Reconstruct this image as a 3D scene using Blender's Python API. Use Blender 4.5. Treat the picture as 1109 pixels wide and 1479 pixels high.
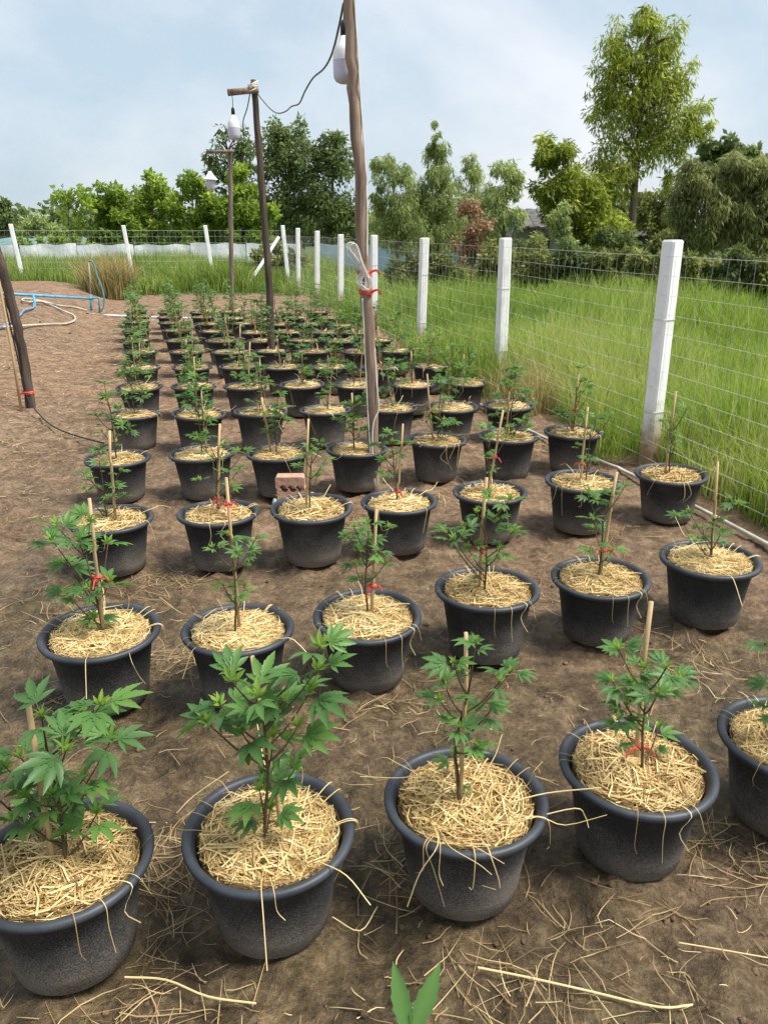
import bpy, math, random
import numpy as np
from mathutils import Vector, Matrix
random.seed(7); rng = np.random.default_rng(11)
R = math.radians
for o in list(bpy.data.objects): bpy.data.objects.remove(o)
S = bpy.context.scene; COL = S.collection

# ------------------------------------------------------------------ camera
FPX, PITCH, CAMZ = 1111.0, R(20.2), 1.6
cam = bpy.data.cameras.new('camera'); camo = bpy.data.objects.new('camera', cam); COL.objects.link(camo)
cam.sensor_fit = 'HORIZONTAL'; cam.sensor_width = 36; cam.lens = 36*FPX/1109
cam.clip_start = .02; cam.clip_end = 3000
camo.location = (0, 0, CAMZ); camo.rotation_euler = (math.pi/2-PITCH, 0, 0); S.camera = camo
S.render.resolution_x, S.render.resolution_y = 767, 1024
# ------------------------------------------------------------------ sky and sun
SUN_EL, SUN_AZ = R(60), R(102)            # azimuth from +Y towards +X
w = bpy.data.worlds.new('World'); S.world = w; w.use_nodes = True
N, L = w.node_tree.nodes, w.node_tree.links; N.clear()
wo = N.new('ShaderNodeOutputWorld'); bg = N.new('ShaderNodeBackground'); bg.inputs[1].default_value = .1
sky = N.new('ShaderNodeTexSky'); sky.sky_type = 'NISHITA'; sky.sun_disc = False
sky.sun_elevation = SUN_EL; sky.sun_rotation = SUN_AZ; sky.air_density = 1; sky.dust_density = 2.5; sky.ozone_density = 1
tc = N.new('ShaderNodeTexCoord')
mp = N.new('ShaderNodeMapping'); mp.inputs['Scale'].default_value = (1, 1, 1.7); mp.inputs['Location'].default_value = (.35, .1, .0)
n1 = N.new('ShaderNodeTexNoise'); n1.inputs['Scale'].default_value = 2.3; n1.inputs['Detail'].default_value = 7; n1.inputs['Roughness'].default_value = .55
n1.inputs['Distortion'].default_value = .25
r1 = N.new('ShaderNodeValToRGB'); r1.color_ramp.elements[0].position = .40; r1.color_ramp.elements[1].position = .64
r1.color_ramp.elements[0].color = (3.75, 4.6, 5.3, 1); r1.color_ramp.elements[1].color = (6.3, 6.4, 6.65, 1)
mx = N.new('ShaderNodeMixRGB'); mx.inputs[0].default_value = .8
L.new(tc.outputs['Generated'], mp.inputs[0]); L.new(mp.outputs[0], n1.inputs['Vector']); L.new(n1.outputs[0], r1.inputs[0])
L.new(sky.outputs[0], mx.inputs[1]); L.new(r1.outputs[0], mx.inputs[2]); L.new(mx.outputs[0], bg.inputs[0]); L.new(bg.outputs[0], wo.inputs[0])
sl = bpy.data.lights.new('sun', 'SUN'); sl.energy = 3.9; sl.angle = R(22); sl.color = (1, .95, .87)
so = bpy.data.objects.new('sun', sl); COL.objects.link(so)
sd = Vector((math.cos(SUN_EL)*math.sin(SUN_AZ), math.cos(SUN_EL)*math.cos(SUN_AZ), math.sin(SUN_EL)))
so.rotation_euler = sd.to_track_quat('Z', 'Y').to_euler(); so.location = (20, -5, 30)
V_ = S.view_settings; V_.view_transform = 'Standard'; V_.look = 'None'; V_.exposure = .72; V_.gamma = 1; V_.use_curve_mapping = False
S.render.engine = 'CYCLES'; S.cycles.max_bounces = 6; S.cycles.transparent_max_bounces = 4; S.cycles.use_denoising = True

# ------------------------------------------------------------------ pixel -> place
def ray(px, py):
    cx, cy = (px-554.5)/FPX, -(py-739.5)/FPX
    return Vector((cx, math.cos(PITCH)+cy*math.sin(PITCH), -math.sin(PITCH)+cy*math.cos(PITCH)))
def gp(px, py, z=0.):
    d = ray(px, py); return Vector((0, 0, CAMZ))+d*((z-CAMZ)/d.z)
def dp(px, py, Y):
    d = ray(px, py); return Vector((0, 0, CAMZ))+d*(Y/d.y)
def depth(p): return p.y*math.cos(PITCH)-(p.z-CAMZ)*math.sin(PITCH)

# ------------------------------------------------------------------ numpy noise
_tab = rng.random((256, 256))
def vnoise(x, y):
    x = np.asarray(x, float); y = np.asarray(y, float)
    xi = np.floor(x).astype(int); yi = np.floor(y).astype(int); fx = x-xi; fy = y-yi
    fx = fx*fx*(3-2*fx); fy = fy*fy*(3-2*fy); a = lambda i, j: _tab[(xi+i) & 255, (yi+j) & 255]
    return (a(0, 0)*(1-fx)+a(1, 0)*fx)*(1-fy)+(a(0, 1)*(1-fx)+a(1, 1)*fx)*fy
def fbm(x, y, o=4):
    s = 0; a = .5
    for k in range(o): s = s+a*(vnoise(x*2**k+17.3*k, y*2**k+5.1*k)-.5); a *= .5
    return s
def sstep(a, b, x):
    t = np.clip((x-a)/(b-a), 0, 1); return t*t*(3-2*t)

# ------------------------------------------------------------------ fence line and ground height
FP = [gp(*a) for a in ((935, 672), (721, 560), (607, 508), (540, 472), (492, 450), (458, 435), (431, 423), (417, 414))]
FX = np.array([3.2, 2.55]+[p.x for p in FP]+[-5.5]); FY = np.array([.0, 2.6]+[p.y for p in FP]+[34.])
def fence_x(y): return np.interp(y, FY, FX)
def left_line(y): return -.45-.275*np.asarray(y)           # first column of pots
def gh_smooth(x, y):
    x = np.asarray(x, float); y = np.asarray(y, float)
    s = left_line(y)-x
    m = .42*sstep(.6, 2.3, s)*sstep(7.5, 13.5, y)*(1-sstep(19.5, 23, y))+.10*sstep(.4, 2.4, s)*(1-sstep(7.5, 13.5, y))*sstep(3, 6, y)
    m = m+.16*sstep(20, 24, y)*sstep(0, 3, fence_x(y)-x)
    return m
def gh(x, y):
    x = np.asarray(x, float); y = np.asarray(y, float)
    near = 1-.7*sstep(9, 16, y)
    wet = sstep(-.3, .35, fbm(x*.7+3, y*.7, 3)*2)
    b = .045*fbm(x*2.1, y*2.1, 3)+near*(.075*fbm(x*5, y*5+9, 3)-.085*np.abs(fbm(x*8+40, y*8, 3))+.034*fbm(x*22, y*22, 2))*(.5+.8*wet)
    churn = sstep(-.02, .16, fbm(x*1.15+8, y*1.15+2, 3))*(1-sstep(4, 8, y))
    rid = np.abs(fbm(x*6.5+3, y*6.5+1, 2)); b = b+churn*(.11*(.14-rid)+.05*fbm(x*15, y*15+7, 2)+.03*fbm(x*34+2, y*34, 2))
    return gh_smooth(x, y)+b-.014
def gpt(px, py, dz=0.):
    z = 0.
    for _ in range(30): p = gp(px, py, z+dz); z = float(gh_smooth(p.x, p.y))
    return Vector((p.x, p.y, z+dz))

# ------------------------------------------------------------------ object helpers
def tag(o, label=None, cat=None, group=None, kind=None):
    for k, v in (('label', label), ('category', cat), ('group', group), ('kind', kind)):
        if v: o[k] = v
    return o
def link(name, me, parent=None, mat=None):
    o = bpy.data.objects.new(name, me); COL.objects.link(o)
    if parent: o.parent = parent
    if mat is not None and me is not None and not me.materials: me.materials.append(mat)
    return o
def empty(name, loc=(0, 0, 0), rz=0., label=None, cat=None, group=None):
    o = bpy.data.objects.new(name, None); COL.objects.link(o); o.location = loc; o.rotation_euler = (0, 0, rz)
    o.empty_display_size = .05
    return tag(o, label, cat, group)
def npmesh(name, V, F, mat=None, tint=None, smooth=False):
    """V (n,3); F (m,k) all the same polygon size"""
    V = np.asarray(V, np.float32); F = np.asarray(F, np.int32); me = bpy.data.meshes.new(name); m, k = F.shape
    me.vertices.add(len(V)); me.vertices.foreach_set('co', V.ravel())
    me.loops.add(m*k); me.loops.foreach_set('vertex_index', F.ravel())
    me.polygons.add(m); me.polygons.foreach_set('loop_start', np.arange(0, m*k, k, dtype=np.int32))
    if smooth: me.polygons.foreach_set('use_smooth', np.ones(m, bool))
    me.update(calc_edges=True)
    if tint is not None:
        a = me.attributes.new('tint', 'FLOAT', 'POINT'); a.data.foreach_set('value', np.asarray(tint, np.float32))
    if mat: me.materials.append(mat)
    return me
class MB:
    def __init__(s): s.v = []; s.f = []
    def add(s, V, F):
        n = len(s.v); s.v += [tuple(p) for p in V]; s.f += [tuple(i+n for i in q) for q in F]; return s
    def box(s, lo, hi, M=None):
        P = [Vector((x, y, z)) for z in (lo[2], hi[2]) for y in (lo[1], hi[1]) for x in (lo[0], hi[0])]
        if M is not None: P = [M @ p for p in P]
        return s.add(P, [(0, 2, 3, 1), (4, 5, 7, 6), (0, 1, 5, 4), (2, 6, 7, 3), (0, 4, 6, 2), (1, 3, 7, 5)])
    def tube(s, pts, rad, n=6, cap=True, jit=0.):
        pts = [Vector(p) for p in pts]; m = len(pts)
        if not hasattr(rad, '__len__'): rad = [rad]*m
        V = []; F = []; u = None
        for i, p in enumerate(pts):
            t = (pts[min(i+1, m-1)]-pts[max(i-1, 0)])
            if t.length < 1e-9: t = Vector((0, 0, 1))
            t.normalize()
            if u is None: u = t.orthogonal().normalized()
            else:
                u = u-t*u.dot(t); u = u.normalized() if u.length > 1e-6 else t.orthogonal().normalized()
            b = t.cross(u)
            for k in range(n):
                a = 2*math.pi*k/n; r = rad[i]*(1+jit*random.uniform(-1, 1)); V.append(p+u*math.cos(a)*r+b*math.sin(a)*r)
        for i in range(m-1):
            for k in range(n): F.append((i*n+k, i*n+(k+1) % n, (i+1)*n+(k+1) % n, (i+1)*n+k))
        if cap: F.append(tuple(range(n-1, -1, -1))); F.append(tuple((m-1)*n+k for k in range(n)))
        return s.add(V, F)
    def lathe(s, prof, n=32, loc=(0, 0, 0), closed=False):
        V = []; F = []; m = len(prof)
        for r, z in prof:
            for k in range(n): a = 2*math.pi*k/n; V.append((loc[0]+r*math.cos(a), loc[1]+r*math.sin(a), loc[2]+z))
        for i in range(m if closed else m-1):
            j = (i+1) % m
            for k in range(n): F.append((i*n+k, i*n+(k+1) % n, j*n+(k+1) % n, j*n+k))
        return s.add(V, F)
    def mesh(s, name, mat=None, smooth=False):
        me = bpy.data.meshes.new(name); me.from_pydata(s.v, [], s.f)
        if smooth: me.polygons.foreach_set('use_smooth', [True]*len(me.polygons))
        if mat: me.materials.append(mat)
        me.update(); return me
    def build(s, name, mat, parent=None, smooth=False): return link(name, s.mesh(name, mat, smooth), parent)
def spline(pts, k=6):
    """Catmull-Rom through points"""
    P = [Vector(p) for p in pts]; P = [P[0]*2-P[1]]+P+[P[-1]*2-P[-2]]; out = []
    for i in range(1, len(P)-2):
        for j in range(k):
            t = j/k; a, b, c, d = P[i-1:i+3]
            out.append(.5*((2*b)+(c-a)*t+(2*a-5*b+4*c-d)*t*t+(3*b-a-3*c+d)*t**3))
    out.append(P[-2]); return out

# ------------------------------------------------------------------ materials
def newmat(name):
    m = bpy.data.materials.new(name); m.use_nodes = True; nt = m.node_tree; nt.nodes.clear()
    out = nt.nodes.new('ShaderNodeOutputMaterial'); return m, nt.nodes, nt.links, out
def ramp(N, stops):
    r = N.new('ShaderNodeValToRGB'); e = r.color_ramp.elements
    while len(e) < len(stops): e.new(.5)
    for i, (p, c) in enumerate(stops): e[i].position = p; e[i].color = (*c, 1) if len(c) == 3 else c
    return r
def noise(N, L, vec, scale, detail=4, rough=.55, dist=0.):
    n = N.new('ShaderNodeTexNoise'); n.inputs['Scale'].default_value = scale; n.inputs['Detail'].default_value = detail
    n.inputs['Roughness'].default_value = rough; n.inputs['Distortion'].default_value = dist
    if vec is not None: L.new(vec, n.inputs['Vector'])
    return n
def simple(name, c1, c2=None, scale=8., rough=.6, bump=0., stretch=(1, 1, 1), spec=.3, metal=0., detail=5, bscale=None, lo=.35, hi=.65):
    m, N, L, out = newmat(name); b = N.new('ShaderNodeBsdfPrincipled'); L.new(b.outputs[0], out.inputs[0])
    b.inputs['Roughness'].default_value = rough; b.inputs['Specular IOR Level'].default_value = spec; b.inputs['Metallic'].default_value = metal
    tc = N.new('ShaderNodeTexCoord'); mp = N.new('ShaderNodeMapping'); mp.inputs['Scale'].default_value = stretch; L.new(tc.outputs['Object'], mp.inputs[0])
    n = noise(N, L, mp.outputs[0], scale, detail); r = ramp(N, [(lo, c1), (hi, c2 or c1)]); L.new(n.outputs[0], r.inputs[0]); L.new(r.outputs[0], b.inputs['Base Color'])
    if bump:
        bp = N.new('ShaderNodeBump'); bp.inputs['Strength'].default_value = 1; bp.inputs['Distance'].default_value = bump
        n2 = noise(N, L, mp.outputs[0], bscale or scale*2, 4); L.new(n2.outputs[0], bp.inputs['Height']); L.new(bp.outputs[0], b.inputs['Normal'])
    return m
def leafmat(name, stops, trans=.35, rough=.5, spec=.35):
    m, N, L, out = newmat(name)
    at = N.new('ShaderNodeAttribute'); at.attribute_name = 'tint'
    oi = N.new('ShaderNodeObjectInfo'); ad = N.new('ShaderNodeMath'); ad.operation = 'MULTIPLY_ADD'; ad.inputs[1].default_value = .22; ad.inputs[2].default_value = -.11
    L.new(oi.outputs['Random'], ad.inputs[0]); su = N.new('ShaderNodeMath'); su.operation = 'ADD'; L.new(ad.outputs[0], su.inputs[0]); L.new(at.outputs['Fac'], su.inputs[1])
    r = ramp(N, stops); L.new(su.outputs[0], r.inputs[0])
    b = N.new('ShaderNodeBsdfPrincipled'); b.inputs['Roughness'].default_value = rough; b.inputs['Specular IOR Level'].default_value = spec
    t = N.new('ShaderNodeBsdfTranslucent'); mx = N.new('ShaderNodeMixShader'); mx.inputs[0].default_value = trans
    hs = N.new('ShaderNodeHueSaturation'); hs.inputs['Value'].default_value = 1.35; hs.inputs['Hue'].default_value = .485
    L.new(r.outputs[0], b.inputs['Base Color']); L.new(r.outputs[0], hs.inputs['Color']); L.new(hs.outputs[0], t.inputs[0])
    L.new(b.outputs[0], mx.inputs[1]); L.new(t.outputs[0], mx.inputs[2]); L.new(mx.outputs[0], out.inputs[0])
    return m

def mat_ground():
    m, N, L, out = newmat('earth'); b = N.new('ShaderNodeBsdfPrincipled'); L.new(b.outputs[0], out.inputs[0])
    tc = N.new('ShaderNodeTexCoord'); P = tc.outputs['Object']
    at = N.new('ShaderNodeAttribute'); at.attribute_name = 'wet'
    af = N.new('ShaderNodeAttribute'); af.attribute_name = 'field'
    nb = noise(N, L, P, 1.1, 6, .6, .4); nf = noise(N, L, P, 26, 7, .7); nx = noise(N, L, P, 7, 5, .6, .6)
    dry = ramp(N, [(.36, (.080, .050, .031)), (.5, (.205, .132, .085)), (.62, (.33, .232, .155))])
    wetc = ramp(N, [(.36, (.034, .024, .011)), (.5, (.094, .067, .034)), (.62, (.180, .132, .074))])
    s = N.new('ShaderNodeMath'); s.operation = 'MULTIPLY_ADD'; s.inputs[1].default_value = .55; L.new(nf.outputs[0], s.inputs[0])
    s2 = N.new('ShaderNodeMath'); s2.operation = 'MULTIPLY'; s2.inputs[1].default_value = .45; L.new(nx.outputs[0], s2.inputs[0]); L.new(s2.outputs[0], s.inputs[2])
    L.new(s.outputs[0], dry.inputs[0]); L.new(s.outputs[0], wetc.inputs[0])
    n7 = noise(N, L, P, 75, 4, .75); k7 = N.new('ShaderNodeMath'); k7.operation = 'MULTIPLY_ADD'; k7.inputs[1].default_value = .34; L.new(n7.outputs[0], k7.inputs[0]); k8 = N.new('ShaderNodeMath'); k8.operation = 'ADD'; k8.inputs[1].default_value = -.17; L.new(s.outputs[0], k8.inputs[0]); L.new(k8.outputs[0], k7.inputs[2]); s = k7
    for rr_ in (dry, wetc): L.new(s.outputs[0], rr_.inputs[0])
    # damp patches with a soft, irregular shape
    wm = N.new('ShaderNodeMath'); wm.operation = 'ADD'; L.new(at.outputs['Fac'], wm.inputs[0])
    wn = N.new('ShaderNodeMath'); wn.operation = 'MULTIPLY_ADD'; wn.inputs[1].default_value = 1.5; wn.inputs[2].default_value = -.75; L.new(nb.outputs[0], wn.inputs[0]); L.new(wn.outputs[0], wm.inputs[1])
    cl = N.new('ShaderNodeClamp'); L.new(wm.outputs[0], cl.inputs[0])
    n9 = noise(N, L, P, .55, 4, .6, .5); r9 = ramp(N, [(.35, (1.06, .98, .91)), (.65, (.97, 1.0, .96))]); L.new(n9.outputs[0], r9.inputs[0])
    md = N.new('ShaderNodeMixRGB'); md.blend_type = 'MULTIPLY'; md.inputs[0].default_value = 1; L.new(dry.outputs[0], md.inputs[1]); L.new(r9.outputs[0], md.inputs[2])
    mx = N.new('ShaderNodeMixRGB'); L.new(cl.outputs[0], mx.inputs[0]); L.new(md.outputs[0], mx.inputs[1])
    nw = noise(N, L, P, 4.2, 6, .68, 1.4); rw = ramp(N, [(.36, (.55, .52, .48)), (.5, (1, 1, 1)), (.66, (1.32, 1.27, 1.2))]); L.new(nw.outputs[0], rw.inputs[0])
    mw = N.new('ShaderNodeMixRGB'); mw.blend_type = 'MULTIPLY'; mw.inputs[0].default_value = 1; L.new(wetc.outputs[0], mw.inputs[1]); L.new(rw.outputs[0], mw.inputs[2]); L.new(mw.outputs[0], mx.inputs[2])
    # moss / algae film
    nm = noise(N, L, P, 2.7, 4, .6, .3); rm = ramp(N, [(.6, (0, 0, 0)), (.74, (.55, .55, .55))]); L.new(nm.outputs[0], rm.inputs[0])
    m2 = N.new('ShaderNodeMixRGB'); m2.inputs[2].default_value = (.10, .088, .030, 1)
    mm = N.new('ShaderNodeMath'); mm.operation = 'MULTIPLY'; L.new(rm.outputs[0], mm.inputs[0]); L.new(at.outputs['Fac'], mm.inputs[1]); L.new(mm.outputs[0], m2.inputs[0]); L.new(mx.outputs[0], m2.inputs[1])
    m3 = N.new('ShaderNodeMixRGB'); L.new(af.outputs['Fac'], m3.inputs[0]); L.new(m2.outputs[0], m3.inputs[1])
    gr = ramp(N, [(.3, (.035, .055, .015)), (.7, (.09, .12, .035))]); L.new(nx.outputs[0], gr.inputs[0]); L.new(gr.outputs[0], m3.inputs[2])
    L.new(m3.outputs[0], b.inputs['Base Color'])
    rr = ramp(N, [(0, (.92, .92, .92)), (1, (.36, .36, .36))]); L.new(cl.outputs[0], rr.inputs[0]); L.new(rr.outputs[0], b.inputs['Roughness'])
    b.inputs['Specular IOR Level'].default_value = .35
    bp = N.new('ShaderNodeBump'); bp.inputs['Distance'].default_value = .03; L.new(s.outputs[0], bp.inputs['Height'])
    n4 = noise(N, L, P, 110, 3, .7); bp2 = N.new('ShaderNodeBump'); bp2.inputs['Distance'].default_value = .0025; L.new(n4.outputs[0], bp2.inputs['Height'])
    L.new(bp.outputs[0], bp2.inputs['Normal']); L.new(bp2.outputs[0], b.inputs['Normal'])
    return m
def mat_pot():
    m, N, L, out = newmat('black_plastic_dusty'); b = N.new('ShaderNodeBsdfPrincipled'); L.new(b.outputs[0], out.inputs[0])
    tc = N.new('ShaderNodeTexCoord'); oi = N.new('ShaderNodeObjectInfo')
    mp = N.new('ShaderNodeMapping'); L.new(tc.outputs['Object'], mp.inputs[0])
    cb = N.new('ShaderNodeCombineXYZ'); ml = N.new('ShaderNodeMath'); ml.operation = 'MULTIPLY'; ml.inputs[1].default_value = 37; L.new(oi.outputs['Random'], ml.inputs[0])
    for i in range(2): L.new(ml.outputs[0], cb.inputs[i])
    L.new(cb.outputs[0], mp.inputs['Location'])
    P = mp.outputs[0]
    sx = N.new('ShaderNodeSeparateXYZ'); L.new(tc.outputs['Object'], sx.inputs[0])
    mr = N.new('ShaderNodeMapRange'); mr.inputs['From Min'].default_value = .0; mr.inputs['From Max'].default_value = .19; mr.inputs['To Min'].default_value = .78; mr.inputs['To Max'].default_value = .02
    L.new(sx.outputs[2], mr.inputs[0])
    n1 = noise(N, L, P, 4, 5, .6); n2 = noise(N, L, P, 240, 2, .8)
    a = N.new('ShaderNodeMath'); a.operation = 'MULTIPLY_ADD'; a.inputs[1].default_value = 1.3; a.inputs[2].default_value = -.65; L.new(n1.outputs[0], a.inputs[0])
    s = N.new('ShaderNodeMath'); s.operation = 'ADD'; L.new(a.outputs[0], s.inputs[0]); L.new(mr.outputs[0], s.inputs[1])
    sp = N.new('ShaderNodeMath'); sp.operation = 'MULTIPLY_ADD'; sp.inputs[1].default_value = 1.7; sp.inputs[2].default_value = -.85; L.new(n2.outputs[0], sp.inputs[0])
    s2 = N.new('ShaderNodeMath'); s2.operation = 'ADD'; L.new(s.outputs[0], s2.inputs[0]); L.new(sp.outputs[0], s2.inputs[1])
    r = ramp(N, [(0, (.016, .0165, .018)), (.35, (.062, .060, .058)), (.9, (.22, .19, .16))]); L.new(s2.outputs[0], r.inputs[0]); L.new(r.outputs[0], b.inputs['Base Color'])
    b.inputs['Roughness'].default_value = .72; b.inputs['Specular IOR Level'].default_value = .3
    wv = N.new('ShaderNodeMapping'); wv.inputs['Scale'].default_value = (2, 2, 90); L.new(tc.outputs['Object'], wv.inputs[0]); n5 = noise(N, L, wv.outputs[0], 1.4, 3)
    bp = N.new('ShaderNodeBump'); bp.inputs['Distance'].default_value = .0025; bp.inputs['Strength'].default_value = .5; L.new(n5.outputs[0], bp.inputs['Height'])
    bp2 = N.new('ShaderNodeBump'); bp2.inputs['Distance'].default_value = .0012; L.new(n2.outputs[0], bp2.inputs['Height']); L.new(bp.outputs[0], bp2.inputs['Normal']); L.new(bp2.outputs[0], b.inputs['Normal'])
    return m
M = {}
M['ground'] = mat_ground(); M['pot'] = mat_pot()
M['rim'] = simple('rim_plastic', (.020, .025, .033), (.058, .066, .078), 9, .5, .0006, spec=.4, bscale=60, lo=.3, hi=.75)
M['soil'] = simple('potting_soil', (.035, .022, .014), (.09, .06, .04), 30, .95, .008)
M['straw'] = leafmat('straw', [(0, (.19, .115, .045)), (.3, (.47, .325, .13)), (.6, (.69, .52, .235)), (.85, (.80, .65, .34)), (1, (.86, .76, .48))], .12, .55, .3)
M['litter'] = leafmat('straw_litter', [(0, (.17, .11, .055)), (.45, (.34, .235, .115)), (.85, (.56, .42, .21)), (1, (.72, .59, .34))], .1, .6, .25)
M['mulch'] = simple('mulch_bed', (.10, .06, .028), (.30, .20, .085), 55, .9, .012, bscale=80)
M['hemp'] = leafmat('hemp_leaf', [(0, (.042, .10, .030)), (.45, (.085, .195, .056)), (.75, (.14, .29, .06)), (1, (.28, .42, .07))], .42, .45, .4)
M['hempstem'] = simple('hemp_stem', (.06, .035, .025), (.14, .11, .045), 20, .6)
M['bamboo'] = simple('bamboo', (.34, .23, .11), (.58, .42, .23), 18, .55, .001, (1, 1, .25), lo=.3, hi=.7)
M['red'] = simple('red_ribbon', (.52, .045, .03), (.66, .11, .075), 20, .5)
M['wood'] = simple('pole_wood', (.13, .085, .06), (.37, .27, .205), 9, .8, .006, (3, 3, .28), bscale=22, lo=.3, hi=.72)
M['darkwood'] = simple('dark_pole_wood', (.035, .026, .02), (.115, .085, .065), 9, .85, .006, (3, 3, .28), bscale=22)
M['greywood'] = simple('grey_wood', (.12, .09, .065), (.24, .19, .145), 9, .85, .005, (3, 3, .28), bscale=22)
M['whitepost'] = simple('white_painted_concrete', (.62, .62, .62), (.84, .84, .84), 14, .6, .002, (1, 1, .3), lo=.25, hi=.5)
def mat_post():
    m = simple('white_painted_post', (.62, .62, .62), (.84, .84, .84), 14, .6, .002, (1, 1, .3), lo=.25, hi=.5); N, L = m.node_tree.nodes, m.node_tree.links
    b = next(n for n in N if n.type == 'BSDF_PRINCIPLED'); src = b.inputs['Base Color'].links[0].from_socket
    ge = N.new('ShaderNodeNewGeometry'); sx = N.new('ShaderNodeSeparateXYZ'); L.new(ge.outputs['Position'], sx.inputs[0]); n = noise(N, L, ge.outputs['Position'], 12, 5)
    mr = N.new('ShaderNodeMapRange'); mr.inputs['From Min'].default_value = .05; mr.inputs['From Max'].default_value = .55; mr.inputs['To Min'].default_value = 1.15; mr.inputs['To Max'].default_value = -.45; L.new(sx.outputs[2], mr.inputs[0])
    ad = N.new('ShaderNodeMath'); ad.operation = 'ADD'; ad.use_clamp = True; L.new(mr.outputs[0], ad.inputs[0]); k = N.new('ShaderNodeMath'); k.operation = 'MULTIPLY_ADD'; k.inputs[1].default_value = 1.4; k.inputs[2].default_value = -.55; L.new(n.outputs[0], k.inputs[0]); L.new(k.outputs[0], ad.inputs[1])
    mx = N.new('ShaderNodeMixRGB'); mx.inputs[2].default_value = (.30, .20, .11, 1); L.new(ad.outputs[0], mx.inputs[0]); L.new(src, mx.inputs[1]); L.new(mx.outputs[0], b.inputs['Base Color']); return m
M['whitepost'] = mat_post()
M['galv'] = simple('galvanised_wire', (.52, .52, .50), (.66, .66, .64), 6, .45, metal=.3)
M['whiteplastic'] = simple('white_plastic', (.74, .75, .77), (.8, .81, .82), 4, .4)
M['diffuser'] = simple('bulb_diffuser', (.50, .50, .60), (.56, .56, .66), 3, .35)
M['blackp'] = simple('black_rubber', (.012, .012, .013), (.03, .03, .03), 12, .5)
M['cable'] = simple('white_cable', (.58, .56, .50), (.72, .70, .64), 12, .5)
M['greycable'] = simple('grey_cable', (.10, .095, .09), (.20, .19, .18), 12, .6)
M['pvc'] = simple('white_pvc', (.42, .39, .32), (.66, .63, .55), 7, .5)
M['bluepvc'] = simple('blue_pvc', (.06, .28, .48), (.12, .40, .62), 6, .45)
M['hose'] = simple('pale_hose', (.36, .33, .27), (.52, .49, .42), 8, .5)
M['bluehose'] = simple('blue_hose', (.10, .19, .33), (.18, .30, .46), 8, .5)
M['tealhose'] = simple('teal_hose', (.09, .22, .25), (.16, .32, .34), 8, .5)
M['brick'] = simple('terracotta', (.36, .20, .13), (.52, .33, .23), 25, .85, .004)
M['teal'] = simple('mint_plastic', (.32, .52, .46), (.45, .62, .56), 9, .5)
M['sheet'] = simple('white_sheeting', (.66, .70, .72), (.86, .87, .87), 1.6, .5, .05, (1, 1, .5), lo=.3, hi=.6)
M['bluesheet'] = simple('pale_blue_sheeting', (.24, .46, .60), (.55, .66, .70), 1.4, .5, .05, (1, 1, .5))
M['bark'] = simple('bark', (.075, .055, .04), (.19, .15, .115), 7, .9, .02, (2, 2, .4))
M['roof'] = simple('old_roof_sheet', (.07, .065, .06), (.16, .15, .14), 4, .8)
M['tarp'] = simple('blue_tarp', (.03, .12, .42), (.05, .2, .6), 4, .5)
M['shade'] = simple('dark_shed_wall', (.03, .032, .035), (.07, .07, .072), 4, .8)
M['plaster'] = simple('weathered_wall', (.22, .21, .19), (.34, .33, .31), 4, .85)
M['glass'] = simple('dark_window', (.02, .022, .025), (.04, .045, .05), 3, .2)
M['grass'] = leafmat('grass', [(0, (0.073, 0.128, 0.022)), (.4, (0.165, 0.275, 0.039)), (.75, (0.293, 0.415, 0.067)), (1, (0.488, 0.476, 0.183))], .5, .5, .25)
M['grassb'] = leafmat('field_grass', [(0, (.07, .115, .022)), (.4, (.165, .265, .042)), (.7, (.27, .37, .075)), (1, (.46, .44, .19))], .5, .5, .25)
M['drygrass'] = leafmat('dry_grass', [(0, (0.130, 0.143, 0.039)), (.5, (0.338, 0.299, 0.117)), (1, (0.598, 0.494, 0.247))], .4, .6, .2)
LM = {
 'lime': leafmat('lime_leaf', [(0, (0.084, 0.150, 0.022)), (.45, (0.210, 0.330, 0.043)), (.8, (0.348, 0.468, 0.072)), (1, (0.504, 0.600, 0.144))], .55),
 'dark': leafmat('dark_leaf', [(0, (0.054, 0.083, 0.027)), (.5, (0.132, 0.188, 0.056)), (.85, (0.228, 0.296, 0.101)), (1, (0.349, 0.417, 0.175))], .5),
 'euca': leafmat('willowy_leaf', [(0, (0.146, 0.190, 0.062)), (.5, (0.319, 0.403, 0.140)), (.85, (0.470, 0.549, 0.235)), (1, (0.605, 0.620, 0.381))], .55),
 'big': leafmat('big_tree_leaf', [(0, (0.081, 0.124, 0.017)), (.45, (0.227, 0.302, 0.037)), (.8, (0.389, 0.454, 0.070)), (1, (0.540, 0.583, 0.151))], .58),
 'olive': leafmat('olive_leaf', [(0, (0.079, 0.103, 0.026)), (.5, (0.200, 0.237, 0.067)), (.85, (0.327, 0.358, 0.109)), (1, (0.484, 0.472, 0.194))], .52),
 'pale': leafmat('pale_olive_leaf', [(0, (.11, .14, .045)), (.5, (.25, .29, .10)), (.85, (.38, .41, .165)), (1, (.50, .51, .26))], .55),
 'dead': leafmat('dead_leaf', [(0, (.16, .085, .04)), (.5, (.32, .19, .10)), (1, (.50, .36, .23))], .3),
}
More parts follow.
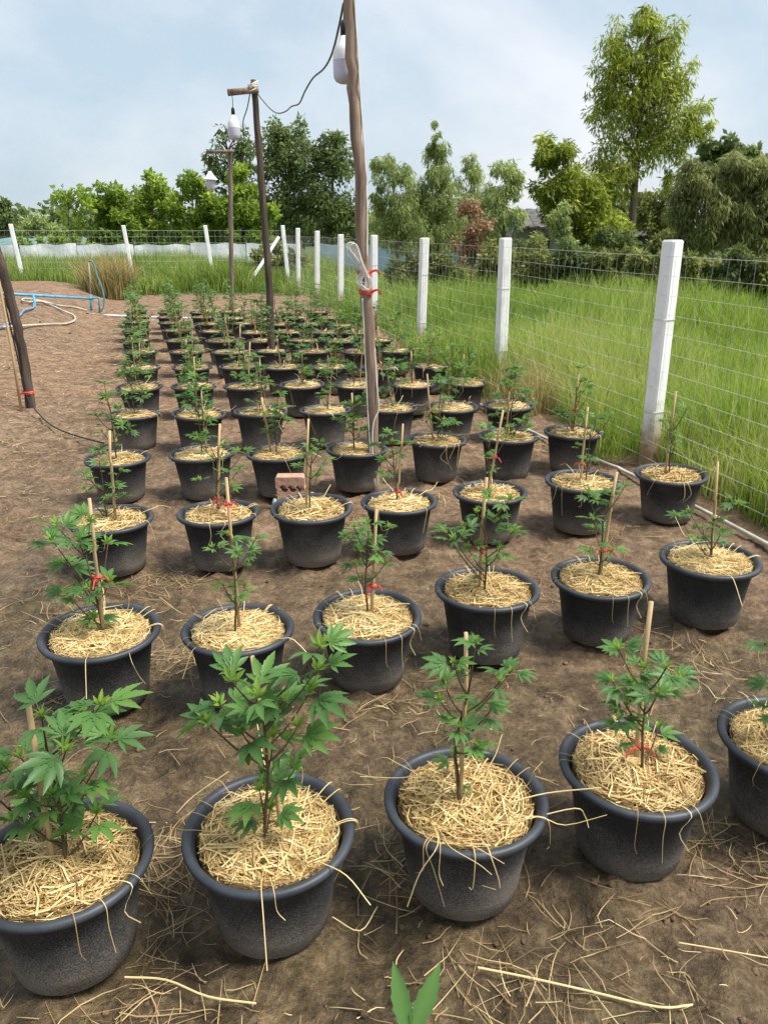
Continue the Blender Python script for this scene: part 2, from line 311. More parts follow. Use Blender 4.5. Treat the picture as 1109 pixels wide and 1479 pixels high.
# ------------------------------------------------------------------ ground
def axis(parts):
    a = [];
    for lo, hi, st in parts: a.append(np.arange(lo, hi-1e-9, st))
    return np.concatenate(a)
def grow(start, end, st, g=1.22):
    o = [start]
    while o[-1] < end: o.append(o[-1]+st); st *= g
    return np.array(o)
gx = np.concatenate([-grow(7, 900, .2)[::-1], axis([(-6.9, -4.1, .1)]), axis([(-4.1, -1.6, .045), (-1.6, 1.8, .02), (1.8, 3.0, .05)]), grow(3.0, 900, .1)])
gy = np.concatenate([-grow(.2, 60, .2)[::-1], axis([(-.1, .7, .05), (.7, 3.4, .02), (3.4, 6, .04), (6, 11, .08), (11, 24, .15)]), grow(24, 1600, .4)])
X, Y = np.meshgrid(gx, gy); Z = gh(X, Y)
Z = np.where((Y > 40) | (np.abs(X) > 30), gh_smooth(X, Y)*0+.0, Z)
nx, ny = len(gx), len(gy); ii = np.arange(nx*ny).reshape(ny, nx)
F = np.stack([ii[:-1, :-1], ii[:-1, 1:], ii[1:, 1:], ii[1:, :-1]], -1).reshape(-1, 4)
gm = npmesh('ground', np.stack([X, Y, Z], -1).reshape(-1, 3), F, M['ground'], smooth=True)
def fieldmask(x, y):
    a = sstep(-.05, .25, x-fence_x(y)+.12*fbm(x*3, y*3)); b = sstep(20.2, 21.6, y+1.5*fbm(x*.8, y*.8)-.12*np.clip(-x-6, 0, 9)*0)
    return np.maximum(a, b)
wetv = np.clip(.95-sstep(1.6, 5.0, Y+X*.25)*.62-sstep(6, 10, Y)*.33-sstep(.3, 2, left_line(Y)-X)*.4, 0, 1)
for nme, val in (('wet', wetv), ('field', fieldmask(X, Y))):
    at = gm.attributes.new(nme, 'FLOAT', 'POINT'); at.data.foreach_set('value', val.astype(np.float32).ravel())
tag(link('ground', gm), 'bare brown earth turning to wet mud, green field beyond', 'ground', kind='structure')

# ------------------------------------------------------------------ pot things
ROWS = dict(
 A=[(88, 1240), (388, 1195), (673, 1152), (921, 1105), (1150, 1062)],
 B=[(144, 912), (342, 906), (530, 884), (704, 852), (869, 830), (1027, 810)],
 C=[(160, 748), (315, 742), (450, 735), (577, 722), (709, 708), (841, 697), (970, 684)],
 D=[(170, 660), (293, 656), (402, 653), (515, 647), (630, 635), (735, 632), (827, 624)],
 E=[(194, 597), (285, 598), (375, 597), (470, 593), (566, 590), (653, 589), (735, 585)],
 F=[(202, 558), (280, 557), (354, 557), (437, 556), (514, 556), (595, 554), (672, 551)],
 G=[(203, 530), (277, 530), (346, 530), (408, 529), (479, 529), (550, 530), (621, 528)],
 H=[(203, 507), (269, 507), (331, 508), (392, 507), (452, 507), (518, 507), (573, 506)],
 I=[(197, 491), (261, 491), (320, 492), (380, 492), (436, 491), (490, 491), (545, 491)],
 J=[(197, 476), (255, 477), (308, 478), (367, 479), (415, 479), (467, 480), (511, 480)],
 K=[(197, 465), (247, 465), (299, 467), (352, 467), (400, 468), (448, 468), (492, 469)],
 L=[(199, 457), (245, 457), (294, 458), (338, 458), (387, 460), (428, 458), (474, 459)],
 Mm=[(197, 448), (246, 450), (291, 451), (333, 450), (381, 452), (420, 451), (458, 451)])
ORD = ['zeroth', 'first', 'second', 'third', 'fourth', 'fifth', 'sixth', 'seventh', 'eighth', 'ninth', 'tenth', 'eleventh', 'twelfth', 'thirteenth', 'fourteenth']
RIMZ = .265
def pot_meshes(n):
    wall = MB(); wall.lathe([(0.0, .002), (.128, .0), (.139, .006), (.1455, .05), (.152, .10), (.160, .155), (.168, .205), (.1735, .240), (.178, .2465)], n)
    rim = MB(); rim.lathe([(.176, .2455), (.190, .2465), (.1985, .2495), (.2035, .2555), (.2045, .2635), (.2005, .2695), (.193, .2715), (.186, .2695), (.181, .262), (.1755, .250), (.1655, .205), (.160, .17)], n)
    return wall.mesh('pot_wall', M['pot'], True), rim.mesh('rim', M['rim'], True)
POTM = {0: pot_meshes(64), 1: pot_meshes(28)}
def dome(r, seed=0): return .226+.024*(1-(np.asarray(r)/.178)**2)
def ribbons(P0, D, Lh, Wd, bend, roll, tint, up=None):
    """three-station ribbons; P0 centre, D direction, bend lateral"""
    n = len(P0); up = np.tile([0, 0, 1.], (n, 1)) if up is None else up
    side = np.cross(D, up); side /= np.linalg.norm(side, axis=1, keepdims=True)+1e-9
    nrm = np.cross(side, D); wv = side*np.cos(roll)[:, None]+nrm*np.sin(roll)[:, None]
    st = []; m = 5; ph = np.random.default_rng(n).normal(0, .5, n)
    for t in np.linspace(-1, 1, m):
        c = P0+D*(t*Lh/2)[:, None]+side*((1-t*t)*bend+t*(1-t*t)*bend*ph*2)[:, None]; k = (1-.55*max(0, t))*Wd/2
        st += [c-wv*k[:, None], c+wv*k[:, None]]
    V = np.stack(st, 1); F = np.array([[2*j, 2*j+1, 2*j+3, 2*j+2] for j in range(m-1)]); F = (np.arange(n)[:, None, None]*2*m+F).reshape(-1, 4)
    return V, F, np.repeat(tint, 2*m)
def mulch_mesh(n, wd, n_over, seed, long=1.):
    g = np.random.default_rng(seed)
    r = .166*np.sqrt(g.random(n)); a = g.random(n)*2*math.pi
    Lh = (.05+.2*g.random(n)**1.6)*long; az = g.random(n)*math.pi
    edge = r > .11; az = np.where(edge, a+math.pi/2+g.normal(0, .5, n), az)
    til = g.normal(0, .09, n)
    D = np.stack([np.cos(az)*np.cos(til), np.sin(az)*np.cos(til), np.sin(til)], 1)
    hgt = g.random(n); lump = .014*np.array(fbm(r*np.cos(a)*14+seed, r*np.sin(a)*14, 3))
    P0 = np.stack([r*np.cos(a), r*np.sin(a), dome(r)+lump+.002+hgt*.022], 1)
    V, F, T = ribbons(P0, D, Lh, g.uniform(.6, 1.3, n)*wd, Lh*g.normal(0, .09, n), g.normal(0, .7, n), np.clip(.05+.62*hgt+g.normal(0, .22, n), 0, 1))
    V = V.reshape(-1, 3); rr = np.hypot(V[:, 0], V[:, 1]); lim = np.repeat(g.uniform(.152, .1715, n), 10); k = np.where(rr > lim, lim/rr, 1); V[:, 0] *= k; V[:, 1] *= k
    V[:, 2] = np.maximum(V[:, 2], dome(np.minimum(rr, .175))-.008)
    Vs, Fs, Ts = [V], [F], [T]; off = len(V)
    for i in range(n_over):                         # loose stalks hanging over the rim
        th = g.random()*2*math.pi; kind = g.random()
        if kind < .55: pts = [(.13, .255, 0), (.185, .277, .02), (.211, .268, .03), (.215, .268-g.uniform(.03, .09), .03+g.normal(0, .1)), (.212, .262-g.uniform(.06, .15), .03+g.normal(0, .16))]
        elif kind < .8: pts = [(.10, .256, 0), (.16, .272, .0), (.20, .280, .02), (.25, .285+g.normal(0, .01), .05), (.29+g.random()*.05, .275+g.normal(0, .03), .08)]
        else: pts = [(.12, .25, 0), (.15, .27, .03), (.168, .29, .05), (.18, .31, .1), (.185+g.random()*.03, .30+g.random()*.03, .2)]
        P = np.array([(q*math.cos(th+d), q*math.sin(th+d), z) for q, z, d in pts]); ww = wd*g.uniform(.4, .75)
        P = np.array([tuple(v) for v in spline([tuple(v) for v in P], 3)]); tn = np.array([-math.sin(th), math.cos(th), .3])*ww/2
        vv = np.stack([P-tn, P+tn], 1).reshape(-1, 3); ff = np.array([[2*j, 2*j+1, 2*j+3, 2*j+2] for j in range(len(P)-1)])
        Vs.append(vv); Fs.append(ff+off); Ts.append(np.full(len(vv), g.uniform(.3, .85))); off += len(vv)
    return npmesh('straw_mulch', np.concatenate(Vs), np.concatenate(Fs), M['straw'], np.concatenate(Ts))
MUL = {0: [mulch_mesh(2100, .0033, 13, 3+i) for i in range(4)], 1: [mulch_mesh(950, .0048, 8, 30+i) for i in range(4)], 2: [mulch_mesh(330, .009, 6, 60+i) for i in range(3)]}
def bed_mesh():
    mb = MB(); V = []; F = []; n = 32; rs = [0, .05, .1, .14, .158, .1675]
    V.append((0, 0, float(dome(0))))
    for r in rs[1:]:
        for k in range(n): a = 2*math.pi*k/n; V.append((r*math.cos(a), r*math.sin(a), float(dome(r)+.012*fbm(r*math.cos(a)*14+3, r*math.sin(a)*14, 3))))
    for k in range(n): F.append((0, 1+k, 1+(k+1) % n))
    for i in range(len(rs)-2):
        for k in range(n): F.append((1+i*n+k, 1+(i+1)*n+k, 1+(i+1)*n+(k+1) % n, 1+i*n+(k+1) % n))
    return mb.add(V, F).mesh('mulch_bed', M['mulch'], True)
BED = bed_mesh()
POTS = {}
def place(row, ri, ci, x, y):
    back = 13-ri
    e = empty('plant_pot', (x, y, 0), random.uniform(0, 6.28), f'black straw-mulched pot, {ORD[back]} row from the back fence, {ORD[ci+1]} column from the bare path', 'plant pot', 'black plant pots set out in rows')
    e.rotation_euler.x = R(random.gauss(0, .9)); e.rotation_euler.y = R(random.gauss(0, .9)); sc = random.uniform(.975, 1.025); e.scale = (sc, sc, sc*random.uniform(.98, 1.03))
    hi = 0 if ri <= 2 else 1
    link('pot_wall', POTM[hi][0], e); link('rim', POTM[hi][1], e); link('mulch_bed', BED, e)
    lod = 0 if ri <= 1 else (1 if ri <= 5 else 2)
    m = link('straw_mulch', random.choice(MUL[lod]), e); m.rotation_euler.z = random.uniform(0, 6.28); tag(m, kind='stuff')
    POTS[(ri, ci)] = e; return e
for ri, (rk, lst) in enumerate(ROWS.items()):
    for ci, (px, py) in enumerate(lst):
        p = gp(px, py, RIMZ); place(rk, ri, ci, p.x, p.y)
POTS_XY = np.array([(e.location.x, e.location.y) for e in POTS.values()])
# the pot under the camera, whose plant reaches into the frame
place('Z', -1, 3, .06, .42)

# ------------------------------------------------------------------ hemp leaves and plants
def leaf_mesh(name, lens, angs, teeth, tint, droop=.22, wk=1.):
    V = []; F = []; T = []
    if teeth: st = [(0, .012), (.14, .055), (.27, .125), (.30, .10), (.43, .150), (.46, .122), (.59, .140), (.62, .112), (.75, .098), (.78, .072), (.90, .04), (1, 0)]
    else: st = [(0, .012), (.28, .115), (.55, .14), (.8, .08), (1, 0)]
    for ln, an in zip(lens, angs):
        b = len(V); ca, sa = math.cos(an), math.sin(an)
        for t, hw in st:
            z = .05*t-droop*t*t; hw *= wk
            for s in (-1, 0, 1):
                x, y = s*hw*ln, t*ln; zz = (z+(abs(s)*hw*.45))*ln
                V.append((x*ca+y*sa, -x*sa+y*ca, zz)); T.append(tint+(.10 if s == 0 else 0)+.04*t)
        for i in range(len(st)-1):
            for s in (0, 1): a = b+i*3+s; F.append((a, a+1, a+4, a+3))
    me = npmesh(name, V, F, M['hemp'], np.array(T)); return me
A5 = [0, .62, -.62, 1.25, -1.25]; L5 = [1, .88, .88, .55, .55]
A7 = [0, .5, -.5, 1.0, -1.0, 1.6, -1.6]; L7 = [1, .93, .93, .72, .72, .38, .38]
A3 = [0, .7, -.7]; L3 = [1, .75, .75]
LEAF = {0: [leaf_mesh('leaf', L5, A5, 1, .42), leaf_mesh('leaf', L7, A7, 1, .33, .3), leaf_mesh('leaf', L5, A5, 1, .55, .12), leaf_mesh('leaf', L7, A7, 1, .48, .16, 1.1)],
        1: [leaf_mesh('leaf', L5, A5, 0, .42), leaf_mesh('leaf', L7, A7, 0, .33, .3), leaf_mesh('leaf', L5, A5, 0, .52, .12, .85)]}
YOUNG = {0: [leaf_mesh('young_leaf', L3, A3, 1, .82, .05), leaf_mesh('young_leaf', L5, A5, 1, .74, .05)], 1: [leaf_mesh('young_leaf', L3, A3, 0, .78, .05)]}
def leaf_matrix(p, d, roll, s):
    d = d.normalized(); up = Vector((0, 0, 1))
    z = up-d*up.dot(d)
    z = z.normalized() if z.length > .05 else d.orthogonal().normalized()
    x = d.cross(z); q = Matrix((x, d, z)).transposed().to_4x4()
    return Matrix.Translation(p) @ q @ Matrix.Rotation(roll, 4, 'Y') @ Matrix.Scale(s, 4)
def rv(s=1.): return Vector((random.gauss(0, s), random.gauss(0, s), random.gauss(0, s)))
def plant_geometry(tips, size, top=None):
    """local frame at the stem's foot -> stem MB, [(kind, matrix)]"""
    mb = MB(); leaves = []
    zmax = max(t.z for t in tips); cen = sum(tips, Vector())/len(tips)
    stem_top = Vector((cen.x*.6, cen.y*.6, zmax*.72)); mid = stem_top*.5+Vector((random.gauss(0, .008), random.gauss(0, .008), 0))
    sp = spline([Vector((0, 0, -.03)), mid*.5, mid, stem_top], 4); mb.tube(sp, list(np.linspace(.0048, .0028, len(sp))), 5)
    def stem_at(z):
        for a, b in zip(sp, sp[1:]):
            if a.z <= z <= b.z: return a.lerp(b, (z-a.z)/max(b.z-a.z, 1e-6))
        return sp[-1]
    for t in tips:
        hz = Vector((t.x, t.y, 0)).length
        za = min(max(.012, t.z-max(.05, hz*.95)-.02), stem_top.z*.96); a = stem_at(za)
        m = a.lerp(t, .5)+Vector((0, 0, -.012)); b = spline([a, m, t], 4); mb.tube(b, list(np.linspace(.003, .0016, len(b))), 4)
        ax = (t-a).normalized(); ph = random.uniform(0, 6.28)
        k = random.choice((2, 3, 3))
        for j in range(k):                                            # mature fans round the tip
            an = ph+j*2*math.pi/k+random.gauss(0, .25); d = Vector((math.cos(an), math.sin(an), random.uniform(-.25, .35)))+ax*.3+Vector((t.x, t.y, 0))*.8
            d.normalize(); pet = size*random.uniform(.22, .5); s = size*random.uniform(.72, 1.15); o = t-ax*random.uniform(0, .025)
            q = o+d*pet+Vector((0, 0, .1*pet)); mb.tube([o, q], .0009, 3, False); leaves.append((0, leaf_matrix(q, d+Vector((0, 0, -.05)), random.gauss(0, .35), s)))
        for j in range(3):                                            # pale new leaves at the apex
            an = ph+1+j*2.1; d = Vector((math.cos(an)*.6, math.sin(an)*.6, .8))+ax*.4
            leaves.append((1, leaf_matrix(t, d, random.gauss(0, .3), size*random.uniform(.32, .6))))
        if (t-a).length > .09:                                        # a fan half way along the branch
            o = b[len(b)//2]; an = random.uniform(0, 6.28); d = Vector((math.cos(an), math.sin(an), .2)); q = o+d*size*.4
            mb.tube([o, q], .0009, 3, False); leaves.append((0, leaf_matrix(q, d, random.gauss(0, .4), size*random.uniform(.5, .8))))
    return mb, leaves
def rand_tips(h, spread, n):
    out = [Vector((random.gauss(0, .02), random.gauss(0, .02), h))]
    for i in range(n):
        z = h*random.uniform(.22, .92); a = i*2.4+random.gauss(0, .4); r = spread*random.uniform(.45, 1)*(1.05-.45*z/h)
        out.append(Vector((r*math.cos(a), r*math.sin(a), z)))
    return out
TIPS = {
 (0, 0): [(145, 1020), (120, 1035), (60, 1035), (160, 1070), (95, 1085), (30, 1095), (10, 1110), (75, 1110), (120, 1125), (35, 1150), (75, 1150), (140, 1175), (20, 1185), (95, 1190), (55, 1195), (-20, 1140)],
 (0, 1): [(335, 985), (318, 1018), (370, 1008), (408, 1012), (458, 968), (448, 1000), (430, 1050), (350, 1060), (300, 1045), (395, 1065), (425, 1112), (375, 1142), (390, 1168), (462, 935)],
 (0, 2): [(688, 928), (655, 958), (635, 1012), (722, 985), (738, 970), (664, 1052), (690, 1078), (655, 1090), (710, 1025), (640, 985)],
 (0, 3): [(893, 938), (912, 985), (962, 965), (982, 980), (905, 1018), (950, 1002), (952, 1050), (893, 1040), (930, 965), (885, 985)],
 (1, 0): [(82, 758), (75, 780), (130, 754), (114, 783), (156, 785), (97, 812), (127, 851), (158, 841), (97, 858), (136, 893)],
 (1, 1): [(307, 791), (330, 773), (370, 777), (346, 798), (363, 795), (322, 845), (354, 845), (338, 860)],
 (1, 2): [(505, 777), (562, 762), (511, 762), (532, 755), (520, 795), (549, 797), (556, 815), (512, 815), (538, 777), (523, 836)],
 (1, 3): [(642, 769), (655, 779), (671, 762), (689, 740), (706, 717), (735, 722), (740, 769), (675, 791), (722, 795), (715, 755), (697, 815)],
 (1, 4): [(848, 713), (862, 723), (884, 713), (855, 747), (859, 763), (884, 795), (851, 797), (903, 702), (872, 790)],
 (1, 5): [(980, 747), (995, 739), (1014, 763), (1032, 750), (1054, 721), (1066, 728), (1028, 776), (1043, 765), (1008, 778)],
 (2, 0): [(119, 682), (144, 668), (122, 705), (170, 702), (180, 715), (155, 719), (130, 690), (175, 680)],
 (2, 1): [(285, 636), (297, 625), (325, 639), (354, 650), (307, 661), (321, 679), (289, 693), (346, 677), (335, 700)],
 (2, 2): [(451, 647), (465, 639), (433, 672), (469, 665), (440, 657), (458, 688)],
 (2, 3): [(559, 625), (545, 643), (567, 639), (556, 665), (552, 682), (574, 656), (585, 640)],
 (2, 4): [(697, 618), (708, 614), (702, 632), (731, 632), (704, 657), (712, 675)],
 (2, 5): [(884, 599), (862, 603), (840, 599), (844, 629), (833, 642), (852, 660)],
 (2, 6): [(973, 599), (958, 606), (991, 592), (969, 621), (975, 640)],
}
STAKE = {(0, 0): (40, 1012), (0, 1): (365, 948), (0, 2): (676, 914), (0, 3): (938, 869), (1, 0): (128, 720), (1, 1): (326, 690), (1, 2): (543, 735), (1, 3): (702, 690), (1, 4): (890, 682), (1, 5): (1037, 667),
         (2, 0): (157, 622), (2, 1): (317, 612), (2, 2): (445, 605), (2, 3): (582, 612), (2, 4): (727, 592), (2, 5): (849, 588), (2, 6): (976, 565)}
TIE = {(1, 0): .45, (1, 3): .42, (1, 4): .28, (2, 1): .2, (2, 3): .16, (2, 4): .45, (2, 5): .3, (1, 1): .85, (0, 3): .12, (1, 2): .3}
ORDL = lambda ri, ci: f'{ORD[13-ri]}-row, {ORD[ci+1]}-column pot counted from back fence and bare path'
FARV = []
for i in range(5):
    mb, lv = plant_geometry(rand_tips(random.uniform(.42, .56), .15, 11), .07)
    Vs, Fs, Ts, off = [], [], [], 0
    for k, mt in lv:
        me = LEAF[1][0] if k == 0 else YOUNG[1][0]
        if k == 1 and random.random() < .5: continue
        v = np.array([mt @ x.co for x in me.vertices]); f = np.array([list(p.vertices) for p in me.polygons])
        t = np.empty(len(v)); me.attributes['tint'].data.foreach_get('value', t); Vs.append(v); Fs.append(f+off); Ts.append(t+random.gauss(0, .08)); off += len(v)
    FARV.append((mb.mesh('stem', M['hempstem']), npmesh('foliage', np.concatenate(Vs), np.concatenate(Fs), M['hemp'], np.concatenate(Ts))))
for (ri, ci), pot in POTS.items():
    base = pot.location+Vector((random.gauss(0, .012), random.gauss(0, .012), .243))
    lab = 'leafy green hemp plant in the '+ORDL(ri, ci)
    pl = empty('hemp_plant', base, 0, lab, 'plant', 'young hemp plants growing in the pots')
    if ri >= 8:
        st, fo = random.choice(FARV); pl.rotation_euler.z = random.uniform(0, 6.28); s = random.uniform(.85, 1.25); pl.scale = (s, s, s*random.uniform(.9, 1.2))
        link('stem', st, pl); tag(link('foliage', fo, pl), kind='stuff')
    else:
        lod = 0 if ri <= 3 else 1
        if (ri, ci) in TIPS:
            tips = []
            for px, py in TIPS[(ri, ci)]:
                q = dp(px, py, base.y+random.gauss(0, .055))-base
                q.z = max(q.z, .035); tips.append(q)
            size = {(0, 0): .078, (0, 1): .082, (0, 2): .054, (0, 3): .058, (1, 0): .07, (1, 3): .062}.get((ri, ci), .05)
        elif ri == -1:
            tips = [ Vector((-.1, .0, .3)), Vector((.1, -.02, .36)), Vector((.02, -.1, .3))]; size = .085
            
        else: tips = rand_tips(random.uniform(.36, .56), random.uniform(.11, .16), random.choice((9, 10, 11))); size = .064
        mb, lv = plant_geometry(tips, size)
        if ri == -1: mb.tube(spline([Vector((0, 0, .25)), Vector((.0, .1, .38)), dp(590, 1500, .62)-base], 4), .003, 5); FRONT = dp(590, 1500, .62)-base
        mb.build('stem', M['hempstem'], pl)
        for k, mt in lv:
            if k == 1 and ri > 5 and random.random() < .6: continue
            o = link('leaf' if k == 0 else 'young_leaf', random.choice((LEAF if k == 0 else YOUNG)[lod]), pl); o.matrix_local = mt
o = link('leaf', leaf_mesh('leaf', [1, 1.06, .6, .6], [-.22, .46, -1.3, 1.5], 1, .5, .05), pl); o.matrix_local = leaf_matrix(FRONT, Vector((0, .55, .8)), .1, .082)
# ------------------------------------------------------------------ bamboo stakes
def tie_mesh():
    mb = MB(); mb.tube([(.011*math.cos(a), .011*math.sin(a), .004*math.sin(2*a)) for a in np.linspace(0, 6.28, 11)], .0045, 5)
    for a, l in ((.4, .05), (2.2, .035), (4.6, .045)):
        d = Vector((math.cos(a), math.sin(a), -.5)); mb.tube([d*.01, d*l*.6+Vector((0, 0, .012)), d*l], [.005, .004, .002], 4)
    return mb.mesh('red_tie', M['red'])
TIEM = tie_mesh()
for (ri, ci), pot in POTS.items():
    if ri < 0: continue
    if (ri, ci) not in STAKE and (ri == 0 or random.random() < .12): continue
    off = Vector((random.gauss(0, .02), random.uniform(.0, .03), .2)); b = pot.location+off
    if (ri, ci) in STAKE: t = dp(*STAKE[(ri, ci)], b.y+random.gauss(0, .03))-b
    else: t = Vector((random.gauss(0, .04), random.gauss(0, .04), random.uniform(.3, .52)))
    has = (ri, ci) in TIE or ((ri, ci) not in STAKE and random.random() < .45)
    e = empty('bamboo_stake', b, 0, ('red-tied bamboo stake in the ' if has else 'plain bamboo stake in the ')+ORDL(ri, ci), 'stake', 'bamboo stakes pushed into the pots')
    pts = [t*k for k in (0, .3, .32, .34, .66, .68, .70, 1)]; pts = [p+Vector((random.gauss(0, .002), 0, 0)) for p in pts]
    r0 = random.uniform(.0052, .0075); mb = MB(); mb.tube(pts, [r0*q for q in (1.05, 1, 1.16, .99, .96, 1.1, .93, .88)], 7); mb.build('cane', M['bamboo'], e, True)
    if has:
        k = TIE.get((ri, ci), random.uniform(.15, .5)); o = link('red_tie', TIEM, e); o.location = t*(.09+.9*k); o.rotation_euler.z = random.uniform(3.5, 5.5)
    elif False: pass

# ------------------------------------------------------------------ straw scattered on the earth
def litter(cx, cy, n, sx, sy, lmin, lmax, wd, g, z0=.0):
    x = cx+g.normal(0, 1, n)*sx; y = cy+g.normal(0, 1, n)*sy; return x, y, g.uniform(lmin, lmax, n), np.full(n, wd)
g = np.random.default_rng(5); XS = []
n = 6500; y = g.uniform(4.0, 17, n); x = left_line(y)-g.exponential(1.6, n)+.2; XS.append((x, y, g.uniform(.02, .12, n), np.clip(.0026*np.maximum(1, y/5), .002, .007)))
n = 2400; y = .8*np.exp(g.random(n)*math.log(20/.8)); x = g.uniform(-.62, .55, n)*(y+.6); XS.append((x, y, g.uniform(.015, .10, n), np.clip(.0019*np.maximum(1, y/3.5), .002, .007)))
for px, py, n, s in ((225, 1250, 90, .09), (120, 1005, 60, .08), (245, 835, 120, .12), (200, 1440, 60, .1), (1060, 1210, 70, .09), (600, 1250, 40, .07), (760, 1425, 60, .12), (560, 1010, 60, .12), (250, 950, 60, .08), (620, 720, 60, .12), (870, 760, 70, .15), (1000, 950, 80, .15), (40, 640, 140, .4), (30, 540, 160, .6), (120, 520, 160, .9), (400, 1330, 22, .12), (950, 1290, 40, .14), (70, 860, 40, .15), (690, 1270, 25, .08), (770, 860, 60, .12), (440, 1210, 40, .06), (520, 745, 50, .1), (770, 640, 80, .1)):
    p = gp(px, py); XS.append(litter(p.x, p.y, n, s, s, .03, .2, .0023*max(1, p.y/3.5), g))
x, y, ln, wd = (np.concatenate(q) for q in zip(*XS)); n = len(x)
d2 = ((x[:, None]-POTS_XY[None, :, 0])**2+(y[:, None]-POTS_XY[None, :, 1])**2).min(1)
ok = (d2 > .16**2) & (x < fence_x(y)+.1) & (y > .55); x, y, ln, wd = x[ok], y[ok], ln[ok], wd[ok]; n = len(x)
az = g.random(n)*math.pi; til = g.normal(0, .05, n); D = np.stack([np.cos(az)*np.cos(til), np.sin(az)*np.cos(til), np.sin(til)], 1)
z = gh(x, y)+.006+g.random(n)*.006
V, F, T = ribbons(np.stack([x, y, z], 1), D, ln, wd*g.uniform(.6, 1.3, n), ln*g.normal(0, .09, n), g.normal(0, .35, n), np.clip(g.normal(.42, .26, n), 0, 1))
V = V.reshape(-1, 3); V[:, 2] = np.maximum(V[:, 2], gh(V[:, 0], V[:, 1])+.003)
tag(link('straw_litter', npmesh('straw_litter', V, F, M['litter'], T)), 'loose straw scattered over the brown earth between the pots', 'straw', kind='stuff')
def loose(pot, paths):
    mb = MB(); e = POTS[pot]; R_ = e.matrix_basis.inverted()
    for r, q in paths: mb.tube([R_ @ p for p in spline([dp(a, b, e.location.y+c) for a, b, c in q], 4)], r*.62, 4)
    me = mb.mesh('loose_straw', M['straw']); a = me.attributes.new('tint', 'FLOAT', 'POINT'); a.data.foreach_set('value', [.68]*len(me.vertices)); tag(link('loose_straw', me, e), kind='stuff')
loose((0, 2), [(.0022, [(628, 1195, -.13), (632, 1222, -.21), (606, 1262, -.225), (588, 1310, -.225)]), (.0014, [(632, 1200, -.13), (636, 1224, -.215), (634, 1262, -.22), (640, 1280, -.22)]), (.0014, [(640, 1205, -.12), (650, 1224, -.21), (690, 1248, -.22), (710, 1264, -.22)]),
    (.0014, [(655, 1210, -.13), (690, 1226, -.21), (728, 1248, -.2)]), (.0026, [(735, 1160, -.02), (790, 1146, .0), (868, 1138, .02)]), (.0022, [(690, 1200, -.1), (760, 1184, -.07), (830, 1168, -.05), (845, 1180, -.05), (850, 1196, -.06)]), (.002, [(520, 1122, .05), (575, 1124, .05), (620, 1118, .04)]),
    (.0013, [(580, 1125, .1), (560, 1170, .0), (555, 1220, -.05), (582, 1252, -.1)])])
loose((0, 1), [(.0022, [(460, 1245, -.1), (500, 1265, -.16), (535, 1308, -.2)]), (.0014, [(390, 1268, -.16), (396, 1290, -.215), (400, 1316, -.215), (412, 1330, -.22)]), (.002, [(330, 1115, .15), (280, 1150, .12), (255, 1175, .06)])])
loose((0, 3), [(.0022, [(985, 1090, .02), (1010, 1096, .06), (1034, 1100, .06)]), (.0022, [(1000, 1090, .05), (1020, 1110, .0), (1036, 1124, -.04)]), (.0018, [(898, 1080, 0), (905, 1105, -.05), (912, 1132, -.1)])])
loose((1, 0), [(.0012, [(62, 930, -.02), (60, 950, -.06), (62, 985, -.07)]), (.0014, [(185, 935, -.1), (190, 955, -.2), (200, 975, -.19), (210, 988, -.18)]), (.0014, [(222, 915, .02), (236, 930, .02), (238, 962, .0)])])
# a few long stalks that can be told apart
def stalk(pts, r, label, mat='straw'):
    P = [gpt(a, b, c) for a, b, c in pts]; P = [Vector((p.x, p.y, max(p.z, float(gh(p.x, p.y))+.006))) for p in P]
    mb = MB(); mb.tube(spline(P, 4), r, 5); me = mb.mesh('straw_stalk', M[mat])
    a = me.attributes.new('tint', 'FLOAT', 'POINT'); a.data.foreach_set('value', [.8]*len(me.vertices))
    o = link('straw_stalk', me); tag(o, label, 'straw stalk', 'long straw stalks lying on the mud')
stalk([(690, 1398, .01), (760, 1412, .012), (850, 1432, .012), (950, 1455, .01), (1000, 1452, .008)], .0023, 'long thick pale straw stalk lying on wet mud beyond the lowest leaf tips')
stalk([(180, 1412, .01), (240, 1416, .012), (300, 1440, .012), (370, 1450, .008)], .0021, 'long yellow straw stalk lying in front of two pots at the muddy end')
stalk([(980, 1362, .006), (1040, 1372, .006), (1109, 1384, .006)], .0015, 'single straight straw stalk alone on rutted mud')
stalk([(480, 1325, .008), (520, 1345, .01), (545, 1310, .008)], .0014, 'bent straw stalk lying between two pots at the muddy end')

g = np.random.default_rng(9); n = 900; y = .8*np.exp(g.random(n)*math.log(16/.8)); x = g.uniform(-.66, .5, n)*(y+.6)
d2 = ((x[:, None]-POTS_XY[None, :, 0])**2+(y[:, None]-POTS_XY[None, :, 1])**2).min(1); ok = (d2 > .17**2) & (x < fence_x(y)); x, y = x[ok], y[ok]; n = len(x)
OC = np.array([(1, 0, 0), (0, 1, 0), (-1, 0, 0), (0, -1, 0), (0, 0, 1), (0, 0, -1), (.7, .7, .5), (-.7, .6, .5), (-.6, -.7, .5), (.7, -.6, .5)])
OF = np.array([(6, 4, 0), (6, 0, 1), (6, 1, 4), (7, 4, 1), (7, 1, 2), (7, 2, 4), (8, 4, 2), (8, 2, 3), (8, 3, 4), (9, 4, 3), (9, 3, 0), (9, 0, 4), (0, 5, 1), (1, 5, 2), (2, 5, 3), (3, 5, 0)])
sz = .003+.010*g.random(n)**3*np.maximum(1, y/4); V = OC[None]*sz[:, None, None]*g.uniform(.6, 1.3, (n, 10, 3)); V += np.stack([x, y, gh(x, y)+sz*.3], 1)[:, None, :]
me = npmesh('soil_clods', V.reshape(-1, 3), (np.arange(n)[:, None, None]*10+OF).reshape(-1, 3), M['ground'])
